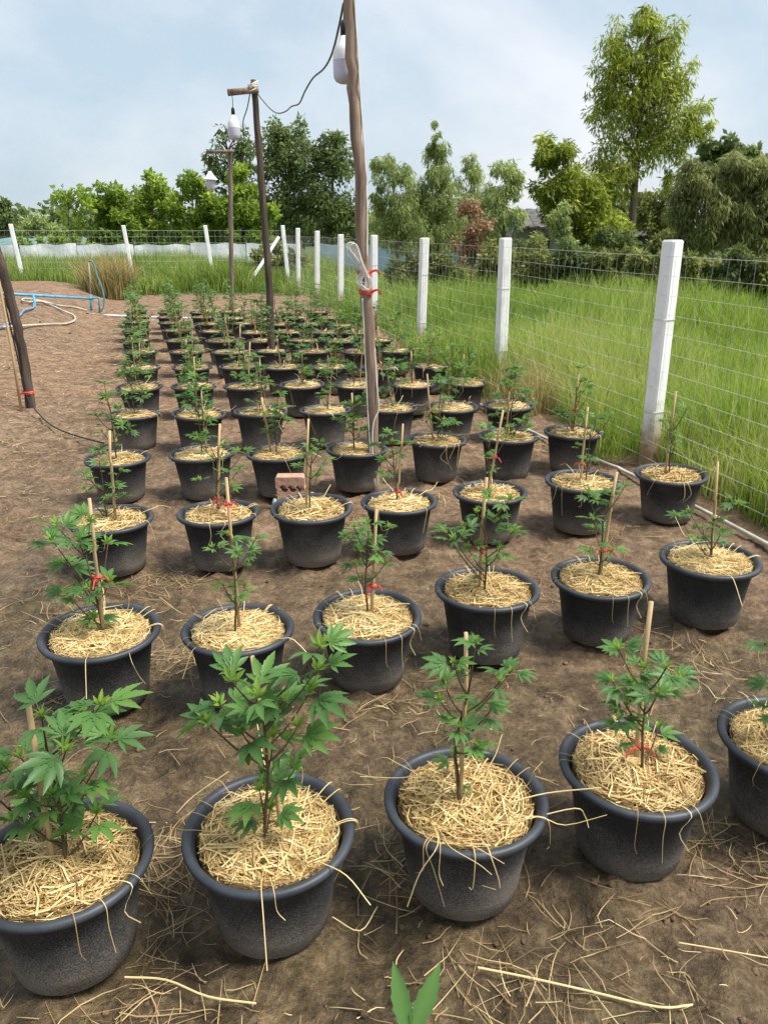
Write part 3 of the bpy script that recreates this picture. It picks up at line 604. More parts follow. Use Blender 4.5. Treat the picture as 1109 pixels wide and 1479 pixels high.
at = me.attributes.new('wet', 'FLOAT', 'POINT'); at.data.foreach_set('value', np.full(n*10, .25, np.float32)); tag(link('soil_clods', me), 'small crumbs of soil scattered over the bare earth', 'soil', kind='stuff')
# ------------------------------------------------------------------ fences
def fence_post(parent, base, top, wpost=.1, rz=.5, ties=(1.05, .42)):
    mb = MB(); o = parent.location; ax = top-base; h = ax.length; s = wpost/2; c = .012
    ring = [(-s+c, -s), (s-c, -s), (s, -s+c), (s, s-c), (s-c, s), (-s+c, s), (-s, s-c), (-s, -s+c)]
    cr, sr = math.cos(rz), math.sin(rz); V = []; F = []; st = [(-.12, 1), (.25*h, 1), (.6*h, 1.0), (h-.012, 1), (h, .86)]
    for z, k in st:
        q = base+ax*(z/h)-o
        for x, y in ring: V.append((q.x+(x*cr-y*sr)*k, q.y+(x*sr+y*cr)*k, q.z))
    for i in range(len(st)-1):
        for k in range(8): F.append((i*8+k, i*8+(k+1) % 8, i*8+8+(k+1) % 8, i*8+8+k))
    F.append(tuple(len(V)-8+k for k in range(8))); mb.add(V, F); po = mb.build('post', M['whitepost'], parent)
    for z in ties:
        mt = MB(); q = base+ax*(z/h)-o; k = 1.06
        mt.tube([(q.x+(x*cr-y*sr)*k, q.y+(x*sr+y*cr)*k, q.z) for x, y in ring+ring[:1]], .0022, 4); mt.build('wire_tie', M['galv'], po)
    return po
def wire_panel(parent, a, b, z0, z1, sp, r, sag=.01):
    mb = MB(); o = parent.location; Ln = (b-a).length; nz = int(round((z1-z0)/sp)); nxv = max(2, int(round(Ln/sp)))
    dz = lambda t, z: z+sag*math.sin(t*math.pi*2+z*3)*.5-sag*math.sin(math.pi*t)
    for i in range(nz+1):
        z = z0+(z1-z0)*i/nz
        mb.tube([(a.lerp(b, t)-o)+Vector((0, 0, dz(t, z))) for t in np.linspace(0, 1, 5)], r*(1.3 if i in (0, nz) else 1), 3, False)
    for k in range(1, nxv):
        t = k/nxv; p = a.lerp(b, t)-o; j = random.gauss(0, .008)
        mb.tube([p+Vector((j*math.sin(z*7), j*math.cos(z*5), dz(t, z))) for z in np.linspace(z0, z1, 4)], r*.85, 3, False)
    mb.build('wire_mesh', M['galv'], parent)
sf = empty('wire_fence', FP[0].copy(), 0, 'galvanised wire mesh fence on white posts beside the tall green field', 'fence', 'wire mesh fences on white posts')
TOPS = [(972, 346), (730, 343), (613, 343), (540, 339), (492, 338), (458, 333), (430, 329), (408, 325)]
tops = []
for i, (b, t) in enumerate(zip(FP, TOPS)):
    top = dp(*t, b.y); tops.append(top)
    fence_post(sf, b+Vector((0, 0, -.02)), top, .105, .55 if i == 0 else .3, (1.05, .42) if i < 4 else ())
prev = Vector((2.62, 2.7, 0)); offn = Vector((-.06, -.02, 0))
fence_post(sf, prev, prev+Vector((0, 0, 1.53)), .105, .55, (1.05,))
pts = [prev]+[p.copy() for p in FP]
for i, (a, b) in enumerate(zip(pts, pts[1:])):
    wire_panel(sf, a+offn, b+offn, .08, 1.44, .124 if i < 4 else .15, .0012 if i < 4 else .0018)
bf = empty('wire_fence', (FP[-1].x, FP[-1].y, .15), 0, 'distant wire mesh fence on white posts before the low white sheeting', 'fence', 'wire mesh fences on white posts')
BP = []
for (px, py, Yd) in ((296, 325, 24.2), (178, 325, 23.6), (15, 323, 22.9)):
    t = dp(px, py, Yd); b = Vector((t.x+.13, t.y, .12)); BP.append(b); fence_post(bf, b, t, .11, .3, ())
BP.append(Vector((-14.2, 22.3, .12)))
pts = [FP[-1]+Vector((0, 0, .12))]+BP
for a, b in zip(pts, pts[1:]): wire_panel(bf, a, b, .1, 1.45, .16, .0024)
# slanted brace of the corner post
a_ = dp(360, 402, 23.0); b_ = dp(403, 342, 23.55); br = empty('brace_post', (a_.x, a_.y, .1), 0, 'white slanting brace propped against the corner fence post', 'post')
mb = MB(); mb.tube([(a_-Vector((a_.x, a_.y, .1)))+Vector((-.05, 0, -.2)), b_-Vector((a_.x, a_.y, .1))], .06, 4); mb.build('strut', M['whitepost'], br)

# ------------------------------------------------------------------ wooden lamp poles, bulbs, cables
def pole(name, pts, r0, r1, mat, parent):
    mb = MB(); P = spline(pts, 6); n = len(P); P = [p+Vector((random.gauss(0, .004), random.gauss(0, .004), 0)) for p in P]
    rad = [(r0+(r1-r0)*i/(n-1))*(1+random.gauss(0, .03)) for i in range(n)]; mb.tube(P, rad, 12, True, .04); return mb.build(name, M[mat], parent, True)
b1 = gp(541, 706); P1 = empty('lamp_pole', b1, 0, 'tall bare wooden lamp pole with coiled white cable tied by red ribbon', 'pole', 'wooden lamp poles among the pots')
ax1 = [dp(px, py, b1.y)-b1 for px, py in ((541, 706), (536, 540), (526, 380), (516, 200), (508, 60), (502, -60), (499, -160))]; ax1[0] = Vector((0, 0, -.1))
pole('pole', ax1, .037, .030, 'wood', P1)
top1 = ax1[-1]
mb = MB(); mb.tube([top1+Vector((.1, -.045, -.08)), top1+Vector((-.32, .08, -.1))], [.028, .024], 9); mb.build('crossarm', M['wood'], P1, True)
def on1(py, side, out=.0, fr=-.01):
    """point on the pole's surface at the height of image row py"""
    for a, b in zip(ax1, ax1[1:]):
        pass
    zz = dp(540, py, b1.y).z
    for a, b in zip(ax1, ax1[1:]):
        if a.z <= zz <= b.z: c = a.lerp(b, (zz-a.z)/(b.z-a.z)); return c+Vector((side*(.033+out), fr, 0))
    return ax1[-1].copy()
# white cable running down the pole
mb = MB(); mb.tube(spline([on1(-40, .7, 0, -.03), on1(60, .9, .0, -.02), on1(150, .95, 0, -.02), on1(240, 1, .004, -.01), on1(310, .9, .004, -.02), on1(375, .5, .004, -.035)], 6), .0045, 6)
mb.tube(spline([on1(430, -.7, .0, -.03), on1(520, -.8, .004, -.025), on1(600, -.75, .002, -.03), on1(690, -.3, .0, -.04)], 6), .0042, 6)
mb.tube(spline([on1(500, .95, 0, -.01), on1(555, .9, .004, -.03), on1(588, .95, .012, -.03), on1(608, .2, .004, -.042), on1(640, -.1, .003, -.043), on1(700, .1, .004, -.043)], 6), .0045, 6)
mb.build('cable', M['cable'], P1, True)
mb = MB()
random.seed(12)
for k in range(7):                                            # hanging loops of the coil
    o = Vector((random.gauss(0, .012), random.gauss(-.008, .008), 0)); u = random.uniform(.5, .95); w2 = random.uniform(.5, 1.4); c0 = on1(392, -.1, 0, -.045)
    mb.tube(spline([c0+o+Vector(q) for q in ((0, 0, 0), (-.05*u*w2, -.02, .07*u), (-.085*u-.02*w2, -.02, .16*u), (-.06*u, -.015, .18*u), (-.02*w2, -.02, .07*u), (.015, -.012, -.01), (.05*u*w2, -.012, -.06*u), (.02*w2, -.015, -.115*u), (-.03*w2, -.012, -.07*u), (0, 0, 0))], 5), .0032, 5)
coil = mb.build('cable_coil', M['cable'], P1, True)
for py in (393, 421):
    mb = MB(); c = on1(py, 0, 0, 0)
    for dzz in (-.008, 0, .008): mb.tube([c+Vector((.040*math.cos(a), .048*math.sin(a), dzz+.006*math.sin(a*2))) for a in np.linspace(0, 6.3, 15)], .006, 5)
    mb.tube(spline([c+Vector((.03, -.05, 0)), c+Vector((.07, -.06, .015)), c+Vector((.09, -.05, -.012))], 3), [.009]*6+[.005], 4)
    mb.build('red_ribbon', M['red'], P1)
def bulb(top, sc, label, cordlen):
    e = empty('hanging_bulb', top, 0, label, 'light bulb', 'lamps hanging from the poles'); n = 24
    MB().tube([(0, 0, 0), (.004, 0, -cordlen*.5), (0, 0, -cordlen)], .004, 6).build('cord', M['blackp'], e)
    z = -cordlen
    MB().lathe([(0, z+.005), (.012, z), (.02, z-.02), (.021, z-.075), (.017, z-.08)], n).build('socket', M['blackp'], e, True)
    z -= .078
    MB().lathe([(.016*sc, z+.006), (.024*sc, z), (.03*sc, z-.018*sc), (.05*sc, z-.045*sc), (.062*sc, z-.075*sc), (.065*sc, z-.11*sc), (.0655*sc, z-.118*sc)], n).build('housing', M['whiteplastic'], e, True)
    MB().lathe([(.0645*sc, z-.1175*sc), (.0645*sc, z-.18*sc), (.061*sc, z-.205*sc), (.05*sc, z-.222*sc), (.03*sc, z-.231*sc), (.0, z-.234*sc)], n).build('diffuser', M['diffuser'], e, True)
    return e
c1 = dp(497, 52, b1.y+.12)
bulb(c1+Vector((0, 0, .35+.078)), 1.0, 'white hanging bulb half hidden behind the tall bare lamp pole', .35)
# second pole
b2 = gp(393, 526); P2 = empty('lamp_pole', b2, 0, 'dark slender lamp pole with short wooden arm bound by white rope', 'pole', 'wooden lamp poles among the pots')
ax2 = [dp(px, py, b2.y)-b2 for px, py in ((393, 526), (388, 400), (380, 300), (373, 200), (366, 115))]; ax2[0] = Vector((0, 0, -.1)); pole('pole', ax2, .047, .034, 'darkwood', P2)
a0 = dp(373, 129, b2.y-.05)-b2; a1 = dp(329, 133, b2.y-.05)-b2
MB().tube([a0, a0.lerp(a1, .5), a1], [.036, .034, .037], 10, True, .05).build('crossarm', M['wood'], P2, True)
mb = MB(); c = dp(366, 125, b2.y)-b2
for k in range(5):
    tl = random.uniform(-.6, .6); mb.tube([c+Vector((.055*math.cos(a), .075*math.sin(a)-.02, .05*math.sin(a+1)*tl+(k-2)*.016)) for a in np.linspace(0, 6.3, 13)], .008, 5)
mb.build('rope', M['cable'], P2)
mb = MB(); mb.tube(spline([dp(361, 134, b2.y-.03)-b2, dp(357, 155, b2.y-.03)-b2, dp(351, 175, b2.y)-b2, dp(352, 196, b2.y)-b2], 6), .007, 5); mb.build('cable', M['greycable'], P2)
bulb(b2+a1+Vector((.045, 0, -.02)), 1.1, 'white hanging bulb under the arm of the dark slender lamp pole', .13)
# third pole with lantern
b3 = gp(335, 455); P3 = empty('lamp_pole', b3, 0, 'grey wooden lamp pole with thin arm standing among the hindmost pots', 'pole', 'wooden lamp poles among the pots')
ax3 = [dp(px, py, b3.y)-b3 for px, py in ((335, 455), (334, 360), (333, 290), (332, 216))]; ax3[0] = Vector((0, 0, -.1)); pole('pole', ax3, .043, .045, 'greywood', P3)
a0 = dp(338, 218, b3.y-.06)-b3; a1 = dp(298, 219, b3.y-.06)-b3; MB().tube([a0, a1], [.032, .028], 8, True, .06).build('crossarm', M['greywood'], P3, True)
lt = b3+a1+Vector((.04, 0, -.03)); e = empty('hanging_lantern', lt, 0, 'white lantern with flared cap hanging from the grey wooden pole', 'lantern')
MB().tube([(0, 0, 0), (0, 0, -.30)], .006, 5).build('cord', M['blackp'], e)
MB().lathe([(.0, -.29), (.03, -.295), (.045, -.33), (.10, -.40), (.138, -.435), (.14, -.445), (.09, -.44)], 20).build('cap', M['whiteplastic'], e, True)
MB().lathe([(.085, -.438), (.088, -.5), (.078, -.60), (.06, -.62), (0, -.625)], 20).build('diffuser', M['diffuser'], e, True)
# cable between first and second pole
cp = [(496, 4, 4.85), (490, 35, 5.0), (480, 75, 5.3), (468, 98, 5.7), (452, 112, 6.3), (440, 132, 6.9), (432, 149, 7.4), (421, 153, 8.0), (413, 160, 8.6), (402, 163, 9.2), (392, 158, 9.5), (380, 145, 9.7), (370, 132, 9.75)]
MB().tube(spline([dp(*q) for q in cp], 4), .0065, 6).build('power_cable', M['greycable'], None, True)
tag(bpy.data.objects['power_cable'], 'grey wavy power cable strung between the two nearer lamp poles', 'cable')
# leaning pole at the edge of the path with its cane and wire
b4 = gpt(44, 585); P4 = empty('wooden_pole', b4, 0, 'dark wooden pole with red tie near its foot beside a leaning cane', 'pole')
ax4 = [dp(px, py, b4.y)-b4 for px, py in ((44, 585), (30, 500), (14, 430), (-2, 370), (-30, 250))]; ax4[0].z = -.12; pole('pole', ax4, .045, .042, 'darkwood', P4)
mb = MB(); c = dp(41, 567, b4.y)-b4
for k in range(2): mb.tube([c+Vector((.055*math.cos(a), .055*math.sin(a), k*.012)) for a in np.linspace(0, 6.3, 13)], .007, 5)
mb.tube([c+Vector((-.04, -.05, 0)), c+Vector((-.09, -.06, -.01))], [.012, .006], 4); mb.tube([c+Vector((0, -.05, 0)), c+Vector((.06, -.06, .0))], [.012, .006], 4); mb.build('red_tie', M['red'], P4)
cb = gpt(30, 588); e = empty('bamboo_cane', cb, 0, 'long pale bamboo cane leaning beside the dark pole with red tie', 'cane')
MB().tube([Vector((0, 0, -.05)), dp(18, 510, cb.y)-cb, dp(2, 425, cb.y+.05)-cb, dp(-12, 350, cb.y+.1)-cb], [.013, .0125, .012, .011], 8).build('cane', M['bamboo'], e, True)
cw = [gpt(46, 586, .05), gpt(60, 602, .02), gpt(85, 620, .015), gpt(120, 632, .015), gpt(150, 640, .02)]
mb = MB(); mb.tube(spline([dp(5, 430, b4.y-.06), dp(24, 510, b4.y-.06), dp(38, 570, b4.y-.06)]+cw[1:], 5), .007, 5); tag(mb.build('power_cable', M['blackp'], None, True), 'thin black wire running down the dark pole and across the earth', 'cable')
# ------------------------------------------------------------------ bricks
bb = gp(421, 737); rot = Matrix.Rotation(R(4), 4, 'Z')
def half_brick(up):
    """brick lying flat with three half-round grooves on one broad face"""
    wd, d, h = .172, .085, .072; prof = [(-wd/2, .006), (-wd/2+.006, 0)]
    for cx in (-.040, .010, .058):
        for a in np.linspace(math.pi, 0, 7): prof.append((cx+.021*math.cos(a), .024*math.sin(a)))
    prof += [(wd/2-.006, 0), (wd/2, .006), (wd/2, h-.008), (wd/2-.008, h), (-wd/2+.008, h), (-wd/2, h-.008)]
    if not up: prof = [(x, h-z) for x, z in prof][::-1]
    n = len(prof); V = [(x, -d/2, z) for x, z in prof]+[(x, d/2, z) for x, z in prof]
    F = [tuple(range(n)), tuple(range(2*n-1, n-1, -1))]+[(i, i+n, (i+1) % n+n, (i+1) % n) for i in range(n)]
    return MB().add(V, F).mesh('brick', M['brick'])
o = link('brick', half_brick(False)); o.location = bb+Vector((0, .05, .061)); o.rotation_euler.z = .06; tag(o, 'lower terracotta brick resting on the mint plastic block between pots', 'brick', 'bricks stacked between the pots')
o = link('brick', half_brick(True)); o.location = bb+Vector((-.006, .052, .134)); o.rotation_euler.z = .02; tag(o, 'upper terracotta brick with round hollows, topmost of the small stack', 'brick', 'bricks stacked between the pots')
mb = MB(); mb.add([(-.10, -.07, -.01), (.11, -.06, -.01), (.11, .06, -.01), (-.10, .06, -.01), (-.09, -.055, .06), (.10, -.05, .06), (.10, .055, .06), (-.09, .055, .06)], [(0, 1, 5, 4), (1, 2, 6, 5), (2, 3, 7, 6), (3, 0, 4, 7), (4, 5, 6, 7), (3, 2, 1, 0)])
mb.lathe([(.0, .10), (.014, .095), (.024, .065), (.028, .02), (.024, -.01)], 10, (.122, .01, 0)); mb.lathe([(.0, .075), (.01, .07), (.018, .05), (.022, .0)], 8, (-.098, -.03, 0))
o = mb.build('plastic_block', M['teal']); o.location = bb+Vector((0, .04, 0)); tag(o, 'small mint green plastic block under the two bricks', 'block')

# ------------------------------------------------------------------ pipes and hoses
def ground_tube(name, pix, r, mat, label, cat, dz=None, k=6, group=None):
    P = spline([gpt(a, b, r) for a, b in pix], k); P = [Vector((p.x, p.y, max(p.z, float(gh(p.x, p.y))+r*.8))) for p in P]
    return tag(MB().tube(P, r, 8).build(name, M[mat], None, True), label, cat, group)
ground_tube('water_pipe', [(640, 548), (700, 588), (782, 630), (868, 666), (905, 682), (985, 722), (1050, 755), (1125, 795)], .0125, 'pvc', 'dirty white plastic pipe lying along the foot of the wire fence', 'pipe')
ground_tube('water_pipe', [(150, 455), (200, 457), (260, 459), (330, 461)], .02, 'whiteplastic', 'white plastic pipe lying across behind the hindmost pots', 'pipe')
gP = gpt(131, 447); PZ = gP.z; fr = empty('pipe_stand', gP, 0, 'light blue plastic water pipe on short legs with upright tap riser', 'pipe')
hp = lambda px, py: dp(px, py, gP.y)-gP
h0 = gpt(-30, 428).z
def legpipe(name, pts, r=.022, mat='bluepvc'): MB().tube([Vector(p) for p in pts], r, 10).build(name, M[mat], fr, True)
PL = [gpt(-40, 422, .16)-gP, gpt(48, 426, .17)-gP, hp(131, 431)]; legpipe('pipe', PL, .024); legpipe('pipe_elbow', [hp(131, 431)+Vector((.027, 0, 0)), hp(143, 430), hp(144, 450)], .02)
legpipe('leg', [hp(131, 425), hp(132, 452)], .024)
lg = PL[1]; legpipe('leg', [lg, lg+Vector((.005, 0, -.35))], .022)
legpipe('riser', [hp(131, 424), hp(130, 400), hp(128, 377)], .014, 'hose')
tz = [hp(128, 378), hp(131, 376), hp(136, 382), hp(140, 397), hp(146, 412), hp(150, 428), hp(150, 440), hp(146, 449), hp(138, 451), hp(126, 446)]
MB().tube(spline(tz, 5), .016, 8).build('hose', M['tealhose'], fr, True)
ground_tube('garden_hose', [(126, 448), (105, 443), (85, 441), (62, 435), (38, 431), (32, 433), (40, 436), (58, 435), (75, 441), (92, 449), (106, 455), (108, 462), (95, 467), (70, 468), (30, 470), (-10, 472)], .017, 'hose', 'pale hose looping over the earth mound below the blue pipe', 'hose', group='hoses on the earth mound')
ground_tube('garden_hose', [(49, 438), (48, 444), (35, 448), (28, 455), (12, 464), (2, 470), (-12, 474)], .018, 'bluehose', 'slate blue hose snaking from the blue pipe down the mound', 'hose', group='hoses on the earth mound')
# ------------------------------------------------------------------ grass
def blades(x, y, z, h, wd, lean, tint, g):
    n = len(x); az = g.random(n)*2*math.pi; la = g.normal(0, 1, n)*lean; lz = g.random(n)*2*math.pi
    wx, wy = np.cos(az)*wd/2, np.sin(az)*wd/2; lx, ly = np.cos(lz)*la*h, np.sin(lz)*la*h; zz = np.zeros(n)
    b = np.stack([x, y, z-.03], 1); W = np.stack([wx, wy, zz], 1)
    m = b+np.stack([lx*.35, ly*.35, h*.58], 1); t = b+np.stack([lx*1.1, ly*1.1, h*(1-.25*np.minimum(np.abs(la), 1))], 1)
    V = np.stack([b-W, b+W, m+W*.75, m-W*.75, t+W*.12, t-W*.12], 1).reshape(-1, 3)
    F = (np.arange(n)[:, None, None]*6+np.array([[0, 1, 2, 3], [3, 2, 4, 5]])).reshape(-1, 4)
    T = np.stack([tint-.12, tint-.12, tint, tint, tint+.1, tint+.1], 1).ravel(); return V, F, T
g = np.random.default_rng(21)
n = 140000; y = 3.4*np.exp(g.random(n)**.92*math.log(24/3.4)); x = fence_x(y)+.02+g.random(n)**1.05*(.72*y+1.2-fence_x(y)+1.6)
keep = (x > fence_x(y)+.06*g.random(n)) & (x < .62*y+2.2); x, y = x[keep], y[keep]; n = len(x)
patch = fbm(x*.55, y*.55, 3); fr_ = np.exp(-(x-fence_x(y))/.35)
h = (.34+.75*(patch+.25)+.9*np.clip(fbm(x*2.2+5, y*2.2, 2), -.1, .25))*g.uniform(.55, 1.2, n)*(1-.35*fr_); h = np.clip(h, .15, 1.0)
wd = .0055*np.maximum(1, y/6)*g.uniform(.7, 1.4, n)
ti = np.clip(.45+.8*fbm(x*.4+9, y*.4, 3)+.5*fbm(x*1.7, y*1.7+3, 2)+g.normal(0, .18, n)+fr_*.28*g.random(n), .02, 1)
V, F, T = blades(x, y, gh(x, y), h, wd, .38, ti, g)
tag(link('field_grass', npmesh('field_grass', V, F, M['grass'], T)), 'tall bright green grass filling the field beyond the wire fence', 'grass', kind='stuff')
n = 70000; y = g.uniform(20.3, 33, n); x = g.uniform(-19, 4.5, n); keep = (g.random(n) < sstep(20.3, 21.6, y+1.2*fbm(x*.8, y*.8))) & (x < fence_x(y)+2.5); x, y = x[keep], y[keep]; n = len(x)
V, F, T = blades(x, y, gh_smooth(x, y), (.20+.55*(fbm(x*.5, y*.5, 3)+.3)+.22*sstep(22, 27, y))*g.uniform(.6, 1.35, n), .022*g.uniform(.6, 1.3, n), .35, np.clip(.46+.9*fbm(x*.45, y*.45+7, 3)+g.normal(0, .2, n)+.35*(g.random(n) < .08), 0, 1), g)
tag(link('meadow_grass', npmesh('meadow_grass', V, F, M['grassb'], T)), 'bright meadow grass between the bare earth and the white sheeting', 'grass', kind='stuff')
def tuft(px, py, n, rad, h, wd, mat, label, lean=.45, name='grass_clump', group=None):
    c = gpt(px, py); a = g.random(n)*6.283; r = rad*np.sqrt(g.random(n)); V, F, T = blades(c.x*0+r*np.cos(a), r*np.sin(a), np.zeros(n), h*g.uniform(.5, 1.1, n), np.full(n, wd), lean, np.clip(g.normal(.5, .24, n), 0, 1), g)
    o = link(name, npmesh(name, V, F, M[mat], T)); o.location = (c.x, c.y, c.z); tag(o, label, 'grass clump', group)
tuft(160, 428, 1500, .62, 1.05, .022, 'drygrass', 'tall tan reedy grass clump beside the blue pipe riser', .38)
tuft(316, 416, 900, .8, .75, .03, 'grassb', 'dense bright green grass clump in front of a white fence post', .4)
tuft(215, 421, 500, .7, .5, .03, 'grassb', 'low green grass clump at the edge of the bare earth', .5)
tuft(860, 655, 260, .22, .42, .006, 'grass', 'grass tuft leaning out under the wire beside the white pipe', .6)
tuft(690, 560, 700, .42, .62, .009, 'grass', 'bushy grass tuft at the fence foot between two near posts', .5)
tuft(755, 590, 500, .34, .55, .009, 'drygrass', 'straw-coloured grass tuft at the foot of a white fence post', .5)
tuft(620, 522, 420, .4, .5, .011, 'grass', 'green grass tuft hanging through the wire behind the pots', .5)
tuft(520, 468, 500, .45, .6, .014, 'grass', 'weedy green tuft at the fence foot beside the hindmost pots', .45)
# ------------------------------------------------------------------ trees
def leafcloud(C, D, ln, wd, tint, g):
    n = len(C); D = D/np.linalg.norm(D, axis=1, keepdims=True); q = g.normal(0, 1, (n, 3)); s = np.cross(D, q); s /= np.linalg.norm(s, axis=1, keepdims=True)+1e-9
    nr = np.cross(s, D); a = C; m = C+D*(ln*.45)[:, None]+nr*(ln*.06)[:, None]; t = C+D*ln[:, None]
    V = np.stack([a, m+s*(wd/2)[:, None], t, m-s*(wd/2)[:, None]], 1).reshape(-1, 3)
    return V, np.arange(n*4).reshape(n, 4), np.repeat(tint, 4)
def tree(name, label, Yd, foot, blobs, mat, ln, wd, droop, dens, cat='tree', group=None, trunk_r=.09, zbase=0., clump=.36, nlimb=14, seed=0, thick=.8, bark='bark'):
    g = np.random.default_rng(100+seed); f = dp(foot[0], foot[1], Yd); base = Vector((f.x, Yd, zbase)); e = empty(name, base, 0, label, cat, group)
    Cs, Ds, Ls, Ts, ctr = [], [], [], [], []
    for (px, py, rx, ry) in blobs:
        c = dp(px, py, Yd); k = depth(c)/FPX; RX, RZ = rx*k, ry*k; RY = RX*thick
        nc = max(7, int(26*(rx*ry)/1600)); u = g.normal(0, 1, (nc, 3)); u /= np.linalg.norm(u, axis=1, keepdims=True); u *= (g.random((nc, 1))**.45)*.9
        cc = np.array(c)+u*[RX, RY, RZ]; rr = clump*min(RX, RZ)*g.uniform(.65, 1.3, nc); ctr += [(Vector(p), r) for p, r in zip(cc, rr)]
        ntot = int(dens*rx*ry*math.pi); per = g.multinomial(ntot, rr**2/np.sum(rr**2))
        for p, r, m in zip(cc, rr, per):
            if m < 2: continue
            v = g.normal(0, 1, (m, 3)); v /= np.linalg.norm(v, axis=1, keepdims=True); rad = r*g.random((m, 1))**.5
            pos = p+v*rad*[1, 1, .85+.5*droop]; d = v*(1-droop*.75)+g.normal(0, .55, (m, 3)); d[:, 2] -= droop*1.7
            Cs.append(pos); Ds.append(d); Ls.append(ln*g.uniform(.6, 1.25, m)); Ts.append(np.clip(.46+g.normal(0, .12)+g.normal(0, .15, m), 0, 1))
    C, D, Ln, T = map(np.concatenate, (Cs, Ds, Ls, Ts)); ok = C[:, 2] > zbase+.02; C, D, Ln, T = C[ok], D[ok], Ln[ok], T[ok]
    V, F, TT = leafcloud(C-np.array(base), D, Ln, Ln*wd/ln, T, g); tag(link('crown', npmesh('crown', V, F, LM[mat], TT), e), kind='stuff')
    random.seed(seed+50); ctr.sort(key=lambda q: -q[1]*random.uniform(.5, 1.5)); allc = [q[0]-base for q in ctr]
    top = max(allc, key=lambda p: p.z); mean = sum(allc, Vector())/len(allc); mb = MB()
    tp = Vector((mean.x*.7+top.x*.3, mean.y*.5, top.z*.86)); sp = spline([Vector((0, 0, -.15)), Vector((tp.x*.15, 0, tp.z*.3)), Vector((tp.x*.5+random.gauss(0, .05), 0, tp.z*.62)), tp], 6)
    mb.tube(sp, list(np.linspace(trunk_r, trunk_r*.2, len(sp))), 8, True, .08)
    for c in allc[:nlimb]:
        z = max(.1, c.z-max(.35, .55*math.hypot(c.x, c.y))*random.uniform(.8, 1.2)); a = min(sp, key=lambda p: abs(p.z-z)); r = trunk_r*.45
        mb.tube(spline([a, a.lerp(c, .5)+Vector((0, 0, .08)), c], 4), list(np.linspace(r, r*.2, 9)), 5, False)
    mb.build('trunk', M[bark], e, True); return e
GR = 'trees and shrubs behind the fences'
def br(cx, cy, rx, ry): return [(cx, cy, rx, ry)]
tree('leafy_tree', 'small thin-crowned tree with sky showing through its rounded top', 33, (108, 372), [(106, 285, 30, 24), (90, 292, 14, 18), (122, 300, 18, 26), (108, 320, 16, 18)], 'lime', .2, .11, .15, .12, group=GR, trunk_r=.05, clump=.34, seed=1)
tree('leafy_tree', 'rounded lime green tree next to the thin-crowned tree', 34, (165, 372), [(165, 283, 27, 23), (150, 312, 24, 28), (180, 312, 24, 28), (165, 342, 38, 24)], 'lime', .2, .105, .1, .5, group=GR, trunk_r=.08, seed=2)
tree('leafy_tree', 'tallest rounded lime green tree behind the white sheeting', 34.6, (222, 372), [(221, 268, 29, 23), (205, 300, 24, 32), (239, 300, 24, 32), (222, 338, 40, 28)], 'lime', .2, .105, .1, .5, group=GR, trunk_r=.09, seed=3)
tree('leafy_tree', 'lime green tree behind the pole with the white lantern', 34, (283, 372), [(279, 274, 26, 22), (266, 304, 22, 30), (298, 306, 26, 32), (281, 340, 38, 24), (320, 320, 26, 34)], 'lime', .2, .105, .1, .5, group=GR, trunk_r=.08, seed=4)
tree('leafy_tree', 'lime green tree between the grey lamp pole and the dark one', 33.5, (350, 372), [(348, 262, 28, 24), (340, 300, 32, 34), (368, 305, 30, 36), (352, 342, 40, 22), (385, 345, 26, 20)], 'lime', .2, .105, .1, .5, group=GR, trunk_r=.08, seed=5)
tree('dark_tree', 'airy grey-green tree rising behind the lime green trees', 46, (335, 375), [(330, 215, 30, 34), (305, 235, 16, 24), (352, 235, 26, 34), (330, 260, 34, 24)], 'dark', .3, .11, .4, .22, group=GR, trunk_r=.12, seed=6, clump=.32)
tree('dark_tree', 'big dark green tree behind the corner of the fence', 43, (412, 385), [(400, 195, 26, 28), (430, 195, 26, 26), (385, 225, 28, 36), (425, 235, 40, 40), (400, 285, 44, 40), (440, 290, 34, 40), (420, 335, 46, 28)], 'dark', .24, .10, .3, .4, group=GR, trunk_r=.2, seed=7)
tree('dark_tree', 'dark green tree with pale drooping top behind the tall bare pole', 42, (478, 385), [(478, 208, 28, 22), (455, 235, 26, 34), (490, 245, 32, 40), (470, 290, 40, 40), (500, 305, 30, 40), (515, 345, 34, 28), (478, 340, 42, 26)], 'dark', .24, .10, .3, .4, group=GR, trunk_r=.18, seed=8)
tree('shrub', 'low dark green shrub beside the slanting fence brace', 27, (395, 395), [(398, 365, 24, 22), (425, 372, 26, 20), (372, 375, 18, 16)], 'olive', .14, .07, .1, .5, 'shrub', GR, .04, seed=9)
tree('willowy_tree', 'willowy pale green tree with drooping tips next to the bare pole', 24, (575, 395), [(560, 250, 20, 34), (585, 262, 22, 30), (546, 248, 12, 34), (545, 285, 16, 30), (570, 300, 34, 30), (590, 330, 40, 26), (560, 335, 30, 24)], 'euca', .17, .032, .75, .5, group=GR, trunk_r=.07, seed=10)
tree('willowy_tree', 'tallest willowy pale green tree with a pointed drooping top', 24.5, (632, 395), [(630, 200, 13, 26), (628, 235, 24, 34), (640, 262, 26, 30), (615, 285, 34, 34), (645, 300, 34, 34), (630, 335, 44, 26)], 'euca', .17, .032, .75, .5, group=GR, trunk_r=.08, seed=11)
tree('willowy_tree', 'slender willowy tree between the pointed one and the blue-green one', 25.5, (683, 395), [(682, 235, 14, 22), (685, 262, 24, 28), (690, 300, 30, 34), (672, 320, 28, 26)], 'euca', .17, .032, .75, .42, group=GR, trunk_r=.06, seed=12)
